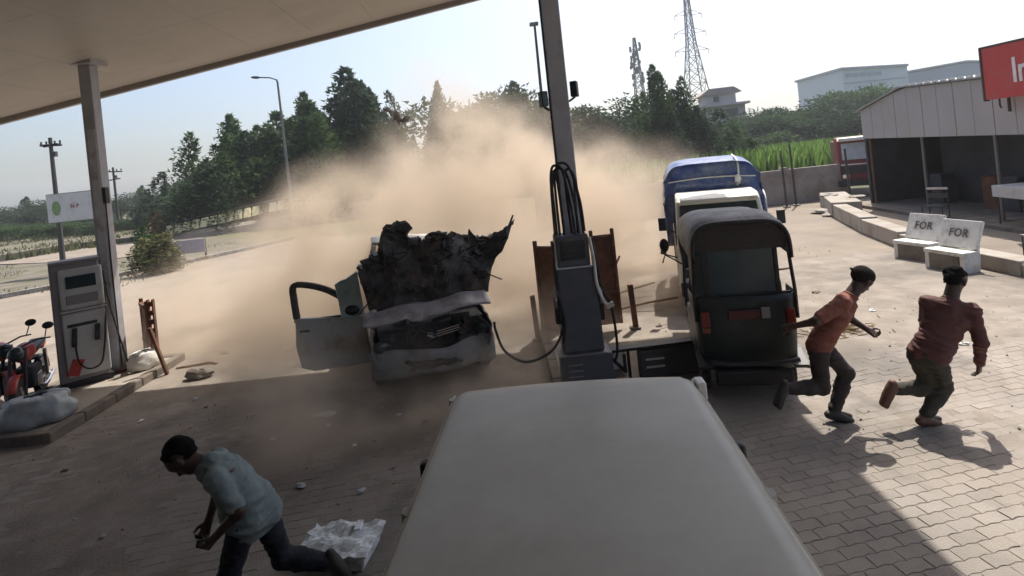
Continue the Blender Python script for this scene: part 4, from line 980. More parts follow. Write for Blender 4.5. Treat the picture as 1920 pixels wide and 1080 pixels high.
for i, (x, y) in enumerate(fragpos):
    s_ = rf.uniform(.035, .09)
    o = crumple('broken_piece', (x + rf.uniform(-.1, .1), y + rf.uniform(-.1, .1), .01), (s_ * 1.5, s_, s_ * .5), fr_m[i % 4], 'small broken piece of debris lying on the shaded paving', 'debris', frag_g, i, rf.uniform(0, 3), .3)
frag2 = 'small pieces of rubble on the sunlit sand'
for i in range(26):
    x, y = (rf.uniform(-5.6, -3.0), rf.uniform(9.6, 11.8)) if i < 18 else (rf.uniform(3.6, 7.5), rf.uniform(7, 13))
    s_ = rf.uniform(.04, .12)
    o = crumple('rubble_piece', (x, y, 0), (s_ * 1.5, s_, s_ * .6), fr_m[i % 4], 'small piece of rubble lying on the sunlit sandy yard', 'debris', frag2, 50 + i, rf.uniform(0, 3), .3)
# broken sticks and the scatter of straw near the second man
for i, (a, b_, lab) in enumerate([((1.75, 10.6, .35), (2.15, 10.9, .95), 'broken stick standing up out of the dust between dispenser and truck'),
        ((1.9, 10.4, .05), (3.0, 10.2, .22), 'long broken rod lying nearest the short rusty post'),
        ((1.7, 11.2, .05), (2.9, 11.4, .25), 'long broken rod lying behind the short rusty post'),
        ((3.62, 7.05, .01), (3.98, 7.15, .02), 'short dark stick lying between the two running men'),
        ((5.4, 12.2, .02), (6.2, 12.35, .03), 'dark strip of scrap lying far across the sunlit yard')]):
    o = MB().tube([a, lerp(a, b_, .5) + vv((0, 0, .02)), b_], .022, 6).build('broken_stick', M_wood); tag(o, lab, 'stick')
st = MB(); rs_ = random.Random(2)
for i in range(150):
    a = rs_.uniform(0, 2 * PI); r_ = rs_.gauss(0, .32); x, y = 4.75 + 1.0 * r_ * math.cos(a), 8.25 + .55 * r_ * math.sin(a); b2 = rs_.uniform(0, PI); L_ = rs_.uniform(.04, .2)
    st.box((x, y, .012 + rs_.uniform(0, .03)), (L_, .010, .008), (0, rs_.uniform(-.2, .2), b2))
tag(st.build('straw_litter', M_dry), 'scatter of dry straw and twigs on the yard between the running men', 'litter', kind='stuff')
gr_ = MB()
for i in range(900):
    x, y = rs_.uniform(-6, 8), rs_.uniform(5, 15); s_ = rs_.uniform(.008, .028)
    gr_.box((x, y, .012), (s_, s_ * .8, s_ * .5), (rs_.uniform(0, 1), rs_.uniform(0, 1), rs_.uniform(0, 3)))
tag(gr_.build('grit', M_conc), 'fine grit and pebbles scattered over the yard', 'grit', kind='stuff')
# pieces thrown into the air by the blast
for i, (x, y, z, s_, lab) in enumerate([(-2.62, 14.0, 4.62, .16, 'uppermost dark fragment flying through the gap in the trees'), (-2.40, 14.0, 4.45, .26, 'largest dark fragment flying left of the dust plume'), (-2.20, 14.0, 4.36, .18, 'lowest dark fragment flying beside the dust plume')]):
    o = MB().ell((0, 0, 0), (s_ * .7, s_ * .4, s_ * .3), 8, 6, None, .45, i).build('flying_fragment', M_torn); o.location = (x, y, z); o.rotation_euler = (.3, .5 + i, .2); tag(o, lab, 'debris')

# ------------------------------------------------------------------ benches, low wall and clutter by the shed
ln = thing('low_wall', (9.3, 13, 0), 'long low concrete kerb wall running past the shed at the right', 'wall')
lw = [(12.9, 22.4), (11.3, 18.9), (10.1, 15.6), (9.42, 13.2), (9.25, 11.4), (9.2, 9.9), (9.3, 7.0)]
for i in range(len(lw) - 1):
    a, b_ = Vector(lw[i]), Vector(lw[i + 1]); n_ = max(1, round((b_ - a).length / 1.1)); hh = .50 - .05 * i
    for q in range(n_):
        p0 = a + (b_ - a) * q / n_; p1 = a + (b_ - a) * (q + 1) / n_; c = (p0 + p1) / 2; d = p1 - p0; w0 = .9 if i == 0 else .42
        MB().box((c.x - 9.3 + w0 / 2 - .2, c.y - 13, hh / 2), (d.length - .012, w0, hh), (random.gauss(0, .008), 0, math.atan2(d.y, d.x))).build('concrete_block', M_conc, ln, bevel=.02)
def bench(loc, rz, word, label):
    t = thing('concrete_bench', loc, label, 'bench', rz); t.scale = (.92, .92, .92)
    # local: x along the seat, front faces -y
    MB().box((0, -.02, .40), (.90, .42, .08)).build('seat', M_bench, t, bevel=.012)
    for s_ in (-1, 1):
        MB().prism([(-.22, 0), (.16, 0), (.20, .36), (-.20, .36)], lambda u, v, d, s_=s_: (s_ * .40 + d, u, v), -.05, .05).build('leg', M_bench, t, bevel=.01)
    MB().box((0, -.205, .18), (.66, .04, .35)).build('front_slab', M_concdark, t)
    MB().box((0, .26, .74), (.86, .07, .60), (R(-22), 0, 0)).build('backrest', M_bench, t, bevel=.012)
    text('lettering', word, .25, mat('faded_ink', (.10, .10, .10), .7, var=.5, scale=14), t, (0, .26 - .050, .765), (R(68), 0, 0), .003, .86, 1.12)
    for s_ in (-1, 1): MB().box((s_ * .34, .22, .46), (.08, .08, .16), (R(-14), 0, 0)).build('bracket', M_bench, t)
    return t
bench((8.78, 12.02, .0), R(-78), 'FOR', 'whitewashed concrete bench lettered FOR, the farther of two along the low wall')
bench((8.60, 10.90, 0), R(-82), 'FOR', 'whitewashed concrete bench lettered FOR, the nearer of two along the low wall')
ch = thing('metal_chair', (12.6, 16.4, 0), 'dark metal chair frame with pale top rail standing inside the shed opening', 'chair', R(-60))
for x in (-.25, .25):
    for y in (-.22, .22): MB().cyl((x, y, 0), (x, y, .45 if y < 0 else .95), .016, None, 6).build('leg', M_pole, ch)
MB().box((0, 0, .45), (.54, .48, .03)).build('seat', M_pole, ch, bevel=.01)
MB().box((0, .22, .93), (.54, .03, .07)).build('top_rail', M_steel, ch, bevel=.01)
MB().box((0, .22, .72), (.5, .02, .14)).build('backrest', M_pole, ch, bevel=.008)
fs = thing('metal_stool', (10.15, 10.65, 0), 'dark metal stand at the right edge behind the low wall', 'stand')
MB().box((0, 0, .55), (.5, .4, .04)).build('top', M_lampgrey, fs, bevel=.01)
for x in (-.22, .22):
    for y in (-.17, .17): MB().cyl((x, y, 0), (x, y, .54), .014, None, 6).build('leg', M_pole, fs)
bn = thing('stone_lump', (8.92, 9.45, .28), 'dark rounded lump on the low wall right of the benches', 'rubble')
MB().ell((0, 0, .08), (.22, .18, .13), 10, 7, None, .15, 3).build('lump', M_concdark, bn)
tb = thing('white_table', (12.9, 13.6, 0), 'pale table top just inside the shed at the right edge', 'table', R(80))
MB().box((0, 0, .95), (1.9, .7, .30)).build('top', M_dispgrey, tb, bevel=.015)
for x in (-.85, .85):
    for y in (-.28, .28): MB().cyl((x, y, 0), (x, y, .8), .025, None, 6).build('leg', M_pole, tb)
# stones at the end of the wall
for i, (x, y, s_) in enumerate([(12.4, 21.3, .3), (12.0, 20.7, .22), (11.5, 20.3, .35), (12.6, 20.0, .25), (11.2, 19.5, .2)]):
    crumple('broken_slab', (x, y, .46 if i in (0, 3) else 0), (s_ * 2.2, s_ * 1.6, s_ * .5), M_conc, 'broken concrete slab in the heap at the far end of the low wall', 'rubble', 'broken slabs at the end of the low wall', 70 + i, i, .25)

# ------------------------------------------------------------------ shed with red sign
sh = thing('roadside_shed', (13.7, 21, 0), 'grey clad shed with dark open front under a corrugated roof at the right', 'shed')
A0, B0 = Vector((13.70, 21.0, 0)), Vector((12.55, 11.0, 0))
def fp_(t, z, back=0): p = A0 + (B0 - A0) * t; return Vector((p.x - 13.7 + back, p.y - 21, z))
def ztop(t): return 3.56 + (4.10 - 3.56) * min(t / .26, 1) - (0 if t < .26 else (t - .26) * .55)
NP = 14
for i in range(NP):   # vertical cladding panels
    t0, t1 = i / NP + .001, (i + 1) / NP - .001
    zb0, zb1 = 2.53 - .22 * t0, 2.53 - .22 * t1
    dx = .004 if i % 2 else 0
    MB().hexa([fp_(t0, zb0, dx), fp_(t1, zb1, dx), fp_(t1, zb1, .08 + dx), fp_(t0, zb0, .08 + dx), fp_(t0, ztop(t0), dx), fp_(t1, ztop(t1), dx), fp_(t1, ztop(t1), .08 + dx), fp_(t0, ztop(t0), .08 + dx)]).build('cladding_panel', M_shedwall, sh)
def roofstrip(t0, t1):
    return MB().hexa([fp_(t0, ztop(t0) + .02, -.10), fp_(t1, ztop(t1) + .02, -.10), fp_(t1, ztop(t1) + .35, 7), fp_(t0, ztop(t0) + .35, 7), fp_(t0, ztop(t0) + .07, -.10), fp_(t1, ztop(t1) + .07, -.10), fp_(t1, ztop(t1) + .40, 7), fp_(t0, ztop(t0) + .40, 7)])
roofstrip(-.03, .26).build('roof_sheet', M_shedroof, sh)
for i in range(12):
    t0 = .26 + i * .0625; roofstrip(t0 + .002, t0 + .060).build('roof_sheet', M_shedroof, sh)
for i in range(10):
    t0 = .30 + i * .035; p = fp_(t0, ztop(t0) + .10, -.06); MB().box(p, (.10, .13, .06)).build('ridge_cap', M_white, sh)
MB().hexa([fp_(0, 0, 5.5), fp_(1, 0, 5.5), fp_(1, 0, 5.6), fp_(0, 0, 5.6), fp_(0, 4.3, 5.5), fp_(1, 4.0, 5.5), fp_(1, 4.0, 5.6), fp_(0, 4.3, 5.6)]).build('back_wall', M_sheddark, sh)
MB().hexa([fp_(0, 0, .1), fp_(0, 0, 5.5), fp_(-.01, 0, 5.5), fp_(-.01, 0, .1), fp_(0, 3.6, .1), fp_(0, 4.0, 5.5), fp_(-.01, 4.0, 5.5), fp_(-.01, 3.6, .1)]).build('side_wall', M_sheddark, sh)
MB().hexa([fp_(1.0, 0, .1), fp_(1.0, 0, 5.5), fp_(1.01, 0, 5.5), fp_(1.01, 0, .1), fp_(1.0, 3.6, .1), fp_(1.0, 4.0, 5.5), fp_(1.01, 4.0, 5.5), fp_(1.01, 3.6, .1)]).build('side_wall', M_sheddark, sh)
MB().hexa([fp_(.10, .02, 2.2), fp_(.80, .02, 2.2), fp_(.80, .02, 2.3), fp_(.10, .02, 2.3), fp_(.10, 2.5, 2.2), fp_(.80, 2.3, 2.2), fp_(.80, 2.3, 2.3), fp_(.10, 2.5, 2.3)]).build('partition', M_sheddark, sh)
MB().hexa([fp_(0, -.05, -.5), fp_(0, -.05, 5.4), fp_(1, -.05, 5.4), fp_(1, -.05, -.5), fp_(0, .10, -.5), fp_(0, .10, 5.4), fp_(1, .10, 5.4), fp_(1, .10, -.5)][::1]).build('shade_floor_slab', M_concdark, sh)  # dark slab runs out past the front, standing for the shade there
for t0 in (.02, .32, .62): MB().cyl(fp_(t0, 0, .15), fp_(t0, 2.6, .15), .045, None, 8).build('post', M_lampgrey if t0 > .1 else M_rust, sh)
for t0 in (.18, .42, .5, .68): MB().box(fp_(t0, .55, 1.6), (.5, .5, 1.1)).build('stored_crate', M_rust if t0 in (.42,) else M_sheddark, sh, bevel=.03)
sg = thing('red_shop_sign', (12.45, 14.17, 3.86), 'faded red sign board with white lettering on the shed roof at the right edge', 'sign', R(-83.5))
# local x runs along the board towards the camera; front faces -y
MB().box((1.2, .06, .10), (2.44, .10, 1.30)).build('board', M_signred, sg, bevel=.01)
MB().box((1.2, .06, .77), (2.50, .13, .05)).build('frame', M_pole, sg); MB().box((-.04, .06, .10), (.05, .13, 1.36)).build('frame', M_pole, sg)
text('lettering', 'In', .84, M_inkwhite, sg, (.90, .003, .06), (PI / 2, 0, 0), .004, .68)
MB().tube([(.25, .1, -.55), (.28, .06, -.72), (.34, .02, -.78)], .02, 6).build('hook', M_pole, sg)
for x in (.3, 1.9): MB().box((x, .3, -.4), (.05, .05, 1.0)).build('strut', M_pole, sg)

# red truck nose behind the shed's far end
rt = thing('red_truck', (15.35, 24.0, 0), 'red truck cab with white visor poking out past the far end of the shed', 'truck', R(-27))
MB().prism([(0, .55), (-.05, 1.35), (.12, 2.45), (.4, 2.6), (1.7, 2.6), (1.75, .55)], lambda u, v, d: (d, u, v), -.72, .92).build('cab', mat('dull_red_cab', (.20, .03, .03), .5, var=.2, scale=3, dirt=(.12, .05, .045), dirt_amt=.4), rt, bevel=.05)
MB().box((-.02, .02, 1.98), (1.10, .03, .72), (R(-8.5), 0, 0)).build('windscreen', mat('sky_lit_windscreen', (.42, .46, .5), .15, var=.15, spec=.8), rt)
MB().box((.1, -.02, 2.50), (1.5, .3, .14)).build('visor', M_white, rt, bevel=.03)
MB().box((.1, -.08, 1.18), (1.5, .06, .34)).build('grille', M_engine, rt, bevel=.02)
MB().box((.1, -.12, .62), (1.8, .14, .26)).build('bumper', M_engine, rt, bevel=.03)
for x in (-.5, .75): MB().box((x, -.13, .92), (.26, .05, .18)).build('headlight', M_chrome, rt, bevel=.02)
MB().box((.1, -.1, 1.42), (1.5, .03, .05)).build('trim', M_white, rt)
for c in ((-.55, .8, .42), (.85, .8, .42)): wheel(rt, c, .42, .26)
MB().box((.2, 3.4, 1.6), (1.7, 3.2, 1.6)).build('load_body', M_rust, rt, bevel=.03)

# boundary wall at the back, built in bays
bw = thing('boundary_wall', (8, 24, 0), 'low rendered boundary wall behind the truck in front of the green field', 'wall')
for i in range(5):
    x0 = 1.5 + i * 2.7
    MB().box((x0 - 8 + 1.35, .15 + .06 * i, .74), (2.66, .2, 1.48)).build('wall_panel', M_wall, bw, bevel=.01)
    MB().box((x0 - 8, .15 + .06 * i, .78), (.28, .3, 1.58)).build('pier', M_wall, bw, bevel=.012)
for x, y, h, lab in ((12.1, 23.2, 2.6, 'thin dark fence post nearer the red truck, in front of the boundary wall'), (11.6, 23.0, 2.35, 'thin dark fence post nearer the blue tarpaulin, in front of the boundary wall'), (13.62, 22.0, 2.2, 'dark round post at the far end of the low wall by the red truck')):
    p = thing('fence_post', (x, y, 0), lab, 'post'); MB().cyl((0, 0, 0), (-.03, 0, h), .05, .04, 8).build('shaft', M_pole, p); MB().box((0, 0, .03), (.22, .22, .06)).build('foot', M_conc, p)

# ------------------------------------------------------------------ signboard, poles and lamps
sb = thing('roadside_signboard', (-20.75, 27, 0), 'white roadside signboard with green emblem and dark letters behind the left column', 'sign', R(-2))
MB().box((0, 0, 3.13), (2.36, .10, 1.36)).build('board', M_signwhite, sb, bevel=.015)
MB().tube([(-1.18, -.02, 2.45), (1.18, -.02, 2.45), (1.18, -.02, 3.81), (-1.18, -.02, 3.81)], .035, 6, True).build('frame', M_lampgrey, sb)
MB().ell((-.72, -.056, 3.13), (.22, .012, .36), 16, 8).build('emblem', M_signgreen, sb)
text('lettering', 'N P', .27, M_inkred, sb, (.20, -.056, 3.15), (PI / 2, 0, 0), .004)
for x in (-.75, 1.0): MB().cyl((x, .09, 0), (x, .09, 3.6), .05, None, 8).build('post', M_pole, sb)
ls = thing('low_signboard', (-15.9, 27.0, 0), 'low pale lilac signboard on short legs at the edge of the verge', 'sign', R(6))
MB().box((.35, 0, .62), (1.9, .06, .66)).build('board', mat('lilac_board', (0.42, .38, .44), .6, var=.1), ls, bevel=.01)
MB().ell((-.1, -.035, .72), (.16, .01, .16), 14, 6).build('emblem', mat('mauve_ink', (.2, .14, .26), .6), ls)
for x in (-.58, 1.28): MB().cyl((x, .06, 0), (x, .06, .95), .05, None, 8).build('leg', M_pole, ls)
def utility(x, y, h, lab, arm=.9):
    t = thing('utility_pole', (x, y, 0), lab, 'utility pole')
    MB().cyl((0, 0, -.1), (0, 0, h), .15, .10, 8).build('shaft', M_pole, t)
    for q in range(2):
        MB().box((0, 0, h - .45 - .8 * q * (y > 40)), (arm * 2 * (1 - .3 * q), .12, .12), (0, R(4 - 8 * q), 0)).build('crossarm', M_pole, t)
    for x_ in (-.9, -.4, .4, .9): MB().cyl((x_ * arm, 0, h - .42), (x_ * arm, 0, h - .2), .05, None, 6).build('insulator', M_pole, t)
    MB().box((.25, -.1, h - 1.0), (.22, .2, .3)).build('switch_box', M_pole, t)
utility(-26.2, 33, 7.36, 'dark utility pole with short crossarms rising left of the signboard', .62)
utility(-39.2, 57, 6.9, 'smaller dark utility pole with forked top just right of the left column', .9)
lm = thing('street_lamp', (-15.05, 40, 0), 'tall curved arm street lamp standing against the trees on the left', 'street lamp')
MB().tube([(0, 0, -.1), (-.05, 0, 6), (-.1, 0, 10.55), (-.16, 0, 10.75)], [.13, .10, .075, .07], 8).build('pole', M_lampgrey, lm)
MB().tube([(-.12, 0, 10.7), (-.6, 0, 10.92), (-1.35, 0, 11.02)], .05, 6).build('arm', M_lampgrey, lm)
MB().ell((-1.62, 0, 11.05), (.36, .16, .10), 12, 7, (0, R(6), 0)).build('lamp_head', M_pole, lm, smooth=True)
l2 = thing('street_lamp', (2.45, 28, 0), 'straight lamp mast with a flat box head just left of the centre column', 'street lamp')
MB().tube([(0, 0, 0), (.02, 0, 5), (.05, 0, 9.7)], [.10, .085, .06], 8).build('pole', M_pole, l2)
MB().box((.02, 0, 9.82), (.44, .3, .16), (0, R(-2), 0)).build('lamp_head', M_lampgrey, l2, bevel=.03)
# lattice towers
def lattice(name, x, y, h, wb, wt, nlev, r, label, cat, arms=()):
    t = thing(name, (x, y, 0), label, cat)
    def wd(z): return wb + (wt - wb) * min(1, z / (h * .62)) if z < h * .62 else wt * (1 - .75 * (z - h * .62) / (h * .38))
    L = MB(); D_ = MB(); cs = [(-1, -1), (1, -1), (1, 1), (-1, 1)]
    zs = [h * (1 - (1 - i / nlev) ** 1.25) for i in range(nlev + 1)]
    for (sx, sy) in cs: L.tube([(sx * wd(z) / 2, sy * wd(z) / 2, z) for z in zs], r, 5)
    L.build('leg', M_lattice, t)
    for i in range(nlev):
        z0, z1 = zs[i], zs[i + 1]
        for q in range(4):
            a, b_ = cs[q], cs[(q + 1) % 4]
            D_.cyl((a[0] * wd(z0) / 2, a[1] * wd(z0) / 2, z0), (b_[0] * wd(z1) / 2, b_[1] * wd(z1) / 2, z1), r * .6, None, 4)
            D_.cyl((b_[0] * wd(z0) / 2, b_[1] * wd(z0) / 2, z0), (a[0] * wd(z1) / 2, a[1] * wd(z1) / 2, z1), r * .6, None, 4)
            D_.cyl((a[0] * wd(z1) / 2, a[1] * wd(z1) / 2, z1), (b_[0] * wd(z1) / 2, b_[1] * wd(z1) / 2, z1), r * .6, None, 4)
    D_.build('bracing', M_lattice, t)
    for (z, L_) in arms:
        for s_ in (-1, 1):
            a = MB(); w2 = wd(z) / 2
            a.cyl((s_ * w2, 0, z), (s_ * L_, 0, z + .1), r * .7, None, 4); a.cyl((s_ * w2, 0, z + 1.3), (s_ * L_, 0, z + .1), r * .6, None, 4)
            a.cyl((s_ * L_, 0, z), (s_ * L_, 0, z - 1.1), r * .6, None, 5); a.build('crossarm', M_lattice, t)
    return t, wd
lattice('power_pylon', 51.0, 140, 46, 8.2, 1.9, 15, .14, 'tall lattice power pylon with crossarms above the trees', 'pylon', ((26.5, 4.2), (31, 4.0), (35.5, 3.4)))
tt, wdf = lattice('telecom_mast', 29.0, 110, 25.2, 2.6, 1.5, 14, .10, 'slim telecom mast crowded with antennas above the trees', 'mast')
ra = random.Random(9)
for i in range(22):
    a = ra.uniform(0, 2 * PI); z = 16 + 8.2 * (i / 22); r_ = 1.0 + ra.uniform(-.1, .25)
    MB().box((r_ * math.cos(a), r_ * math.sin(a), z), (.34, .34, 1.1 if i % 3 else .6), (0, 0, a)).build('antenna', M_lattice, tt)
MB().tube([(1.1 * math.cos(2 * PI * k / 10), 1.1 * math.sin(2 * PI * k / 10), 22.8) for k in range(10)], .08, 5, True).build('ring', M_lattice, tt)

# ------------------------------------------------------------------ crash barrier of painted blocks along the road
br = thing('road_barrier', (-27.0, 44.5, 0), 'yellow and white painted concrete barrier along the road at the left', 'barrier')
p0, p1 = Vector((-26.2, 43.4, 0.0)), Vector((-15.2, 44.6, 1.30))
nb = 17
ang = math.atan2(p1.y - p0.y, p1.x - p0.x); til = -math.atan2(p1.z - p0.z, (p1 - p0).length)
for i in range(nb):
    c = p0 + (p1 - p0) * ((i + .5) / nb)
    if i in (11, 14): continue
    MB().box((c.x + 27, c.y - 44.5, c.z + .62), (.56, 1.25, .72), (Matrix.Rotation(ang, 3, 'Z') @ Matrix.Rotation(til + random.gauss(0, .03), 3, 'Y')), (.86, .12)).build('barrier_block', M_barrier, br, bevel=.04)
MB().tube([(p0.x + 27, p0.y - 44.2, p0.z + 1.15), (p1.x + 27, p1.y - 44.2, p1.z + 1.15)], .05, 6).build('rail', M_lampgrey, br)
rb = MB(); rb.hexa([(p0.x - 1, p0.y - 1.6, -.1), (p1.x + 12, p1.y - 1.8, -.1), (p1.x + 12, p1.y + 8, -.1), (p0.x - 1, p0.y + 8, -.1), (p0.x - .6, p0.y - .6, .28), (p1.x + 12, p1.y - .7, 1.75), (p1.x + 12, p1.y + 8, 1.75), (p0.x - .6, p0.y + 8, .28)])
tag(rb.build('road_bank', M_dirt), kind='structure')
tag(MB().prism([(-33.5, 43.0), (-27.4, 43.0), (-28.4, 82), (-60, 110), (-75, 60), (-60, 36), (-36, 32)], lambda u, v, d: (u, v, d), -.1, .42).build('embankment', M_verge), kind='structure')
# pale lane strip and dirt ramp beside it
flat('side_lane', [(-22.0, 30.5), (-19.5, 33.5), (-25.8, 43.4), (-31.0, 42.6), (-33.5, 36)], .06, M_dirt, .03)

# ------------------------------------------------------------------ far buildings
hs = thing('far_house', (36.2, 90, 0), 'distant pale house with stepped roof terraces above the trees', 'house', R(-6))
MB().box((0, 0, 4.3), (6.4, 5, 8.6)).build('wall', M_house, hs)
MB().box((.1, -.3, 8.75), (7.4, 6, .35)).build('roof', M_house, hs, bevel=.03)
up_ = MB().box((-.2, .3, 9.8), (4.8, 4, 1.9)).build('upper_storey', M_house, hs)
MB().prism([(-3.4, 10.5), (3.1, 10.6), (1.9, 11.5), (-1.9, 11.5)], lambda u, v, d: (u, d, v), -2.2, 2.6).build('roof', mat('roof_slab', (.34, .28, .26), .8), hs)
MB().box((1.5, .2, 11.2), (2.6, 2.6, .16)).build('roof_canopy', M_house, hs)
for x, z, w_ in ((-2.2, 7.6, .7), (.8, 7.4, 2.6), (-2.2, 5.0, .9), (1.5, 5.0, .9), (-.8, 9.8, .8)):
    f_ = MB().box((x, -2.52 if z < 9 else -1.74, z), (w_, .08, 1.3 if z < 9 else .8)).build('window', M_glass, hs); MB().box((x, -2.6 if z < 9 else -1.8, z - (.75 if z < 9 else .5)), (w_ + .3, .16, .1)).build('sill', M_house, f_)
wr = thing('warehouse', (75.3, 120, 0), 'long pale blue industrial warehouse on the skyline behind the shed', 'warehouse', R(0))
MB().prism([(0, 0), (14, 0), (14, 15.0), (0, 15.7)], lambda u, v, d: (u, d, v), 0, 18).build('wall', M_ware, wr)
MB().prism([(-.4, 15.72), (14.1, 15.02), (14.1, 15.5), (-.4, 16.2)], lambda u, v, d: (u, d, v), -.4, 18.4).build('roof', M_wareroof, wr)
MB().prism([(14.05, 0), (46, 0), (46, 12.6), (28, 14.6), (14.05, 13.6)], lambda u, v, d: (u, d, v), 1.5, 20).build('rear_wall', M_wareroof, wr)
MB().prism([(14.2, 13.7), (28, 14.7), (46, 12.7), (46, 13.1), (28, 15.1), (14.2, 14.1)], lambda u, v, d: (u, d, v), 1.2, 20.5).build('rear_roof', M_wareroof, wr)
for i in range(5): MB().box((1.3 + i * 1.6, -.06, 14.4 - .06 * i), (1.3, .1, .8)).build('window_band', M_wareroof, wr)
MB().box((6.9, -.08, 12.7), (13.4, .12, .25)).build('trim_band', M_wareroof, wr)

# ------------------------------------------------------------------ vegetation
def crown_mesh(name, kind, seed, n, leaf, m):
    r_ = random.Random(seed); P = []
    # spires: (x, y, base z, top z, radius at base)
    if kind == 'cone':
        sp = [(0, 0, .02, 1.0, .17), (.09, -.06, .02, .93, .17)] + [(r_.uniform(-.30, .30), r_.uniform(-.30, .30), .01, r_.uniform(.5, .95), r_.uniform(.10, .19)) for _ in range(10)]
    elif kind == 'round':
        sp = []
    else: sp = [(r_.uniform(-.25, .25), r_.uniform(-.25, .25), .02, r_.uniform(.6, 1.0), r_.uniform(.14, .22)) for _ in range(7)]
    blobs = [(r_.gauss(0, .24), r_.gauss(0, .24), r_.uniform(.25, .85), r_.uniform(.13, .24)) for _ in range(14)] if kind == 'round' else []
    V, Fc = [], []
    def leafq(p, s_, out):
        ax = Vector((r_.gauss(0, 1), r_.gauss(0, 1), r_.gauss(0, .7))); ax.normalize()
        d = Vector(out) * .8 + Vector((r_.gauss(0, .6), r_.gauss(0, .6), r_.gauss(.35, .6))); d.normalize()
        sd_ = d.cross(ax); 
        if sd_.length < 1e-3: return
        sd_.normalize(); o = len(V); p = Vector(p)
        V.extend([tuple(p - sd_ * s_ * .5), tuple(p + d * s_ * .9 - sd_ * s_ * .1), tuple(p + d * s_ * 1.5), tuple(p + sd_ * s_ * .5)]); Fc.append((o, o + 1, o + 2, o + 3))
    for _ in range(n):
        if sp:
            x0, y0, b0, t0, rb = r_.choice(sp[:2] * 2 + sp[2:]) if kind == 'cone' else r_.choice(sp)
            z = r_.uniform(b0, t0)
            q = (z - b0) / (t0 - b0); prof = (1 - q ** 2.4) ** .62 * (.75 + .25 * min(1, q * 5)); a = r_.uniform(0, 2 * PI)
            lump = .72 + .55 * mnoise.noise((math.cos(a) * 1.7 + x0 * 9, math.sin(a) * 1.7 + y0 * 9, z * 13 + seed))
            rad = rb * prof * lump * (r_.random() ** .35 if r_.random() < .8 else r_.uniform(.9, 1.25))
            p = (x0 * (1 - q * .3) + rad * math.cos(a), y0 * (1 - q * .3) + rad * math.sin(a), z)
            leafq(p, leaf * r_.uniform(.6, 1.3), (math.cos(a), math.sin(a), .4))
        else:
            bx_, by_, bz_, br_ = r_.choice(blobs); th = math.acos(r_.uniform(-.7, 1)); a = r_.uniform(0, 2 * PI)
            dd_ = (math.sin(th) * math.cos(a), math.sin(th) * math.sin(a), math.cos(th)); k_ = br_ * (r_.random() ** .3 if r_.random() < .85 else r_.uniform(1, 1.25))
            leafq((bx_ + dd_[0] * k_, by_ + dd_[1] * k_, bz_ + dd_[2] * k_ * .8), leaf * r_.uniform(.6, 1.3), dd_)
    me = bpy.data.meshes.new(name); me.from_pydata(V, [], Fc); me.materials.append(m); return me
def trunk_mesh(seed, h=.9, kind='cone'):
    r_ = random.Random(seed); b_ = MB(); b_.tube([(0, 0, -.02), (.008, .004, .3), (-.004, .01, .6), (0, 0, h)], [.018, .014, .009, .003], 7)
    for i in range(9):
        z = r_.uniform(.15, .75); a = r_.uniform(0, 2 * PI); L_ = r_.uniform(.1, .2) * (1.1 - z)
        b_.tube([(0, 0, z), (L_ * .6 * math.cos(a), L_ * .6 * math.sin(a), z + L_ * .5), (L_ * math.cos(a), L_ * math.sin(a), z + L_ * 1.1)], [.006, .004, .0015], 5)
    me = bpy.data.meshes.new('trunk'); me.from_pydata(b_.v, [], b_.f); me.materials.append(M_bark); return me
CR = {'cone': [crown_mesh('crown', 'cone', 10 + i, 13000, .020, M_leaf[i % 2]) for i in range(4)], 'bush': [crown_mesh('crown', 'bush', 30 + i, 7500, .020, M_leaf[(i + 1) % 2]) for i in range(3)],
      'round': [crown_mesh('crown', 'round', 50 + i, 9000, .024, M_leaf[i % 2]) for i in range(3)]}
TR = [trunk_mesh(i) for i in range(3)]
def tree(kind, i, x, y, h, wd_, label, group, rz=None, name='tree'):
    t = thing(name, (x, y, -.05), label, 'tree', rz if rz is not None else (i * 2.4), group)
    for nm, me in (('trunk', TR[i % 3]), ('crown', CR[kind][i % len(CR[kind])])):
        o = bpy.data.objects.new(nm, me); COL.objects.link(o); o.parent = t; o.scale = (wd_ * (1 + .18 * math.sin(i * 2.3)), wd_ * (1 - .15 * math.sin(i * 1.7)), h); o.rotation_euler = (.05 * math.sin(i * 3.1), .06 * math.cos(i * 1.9), 0)
    return t
G1 = 'dark trees along the road behind the dust'
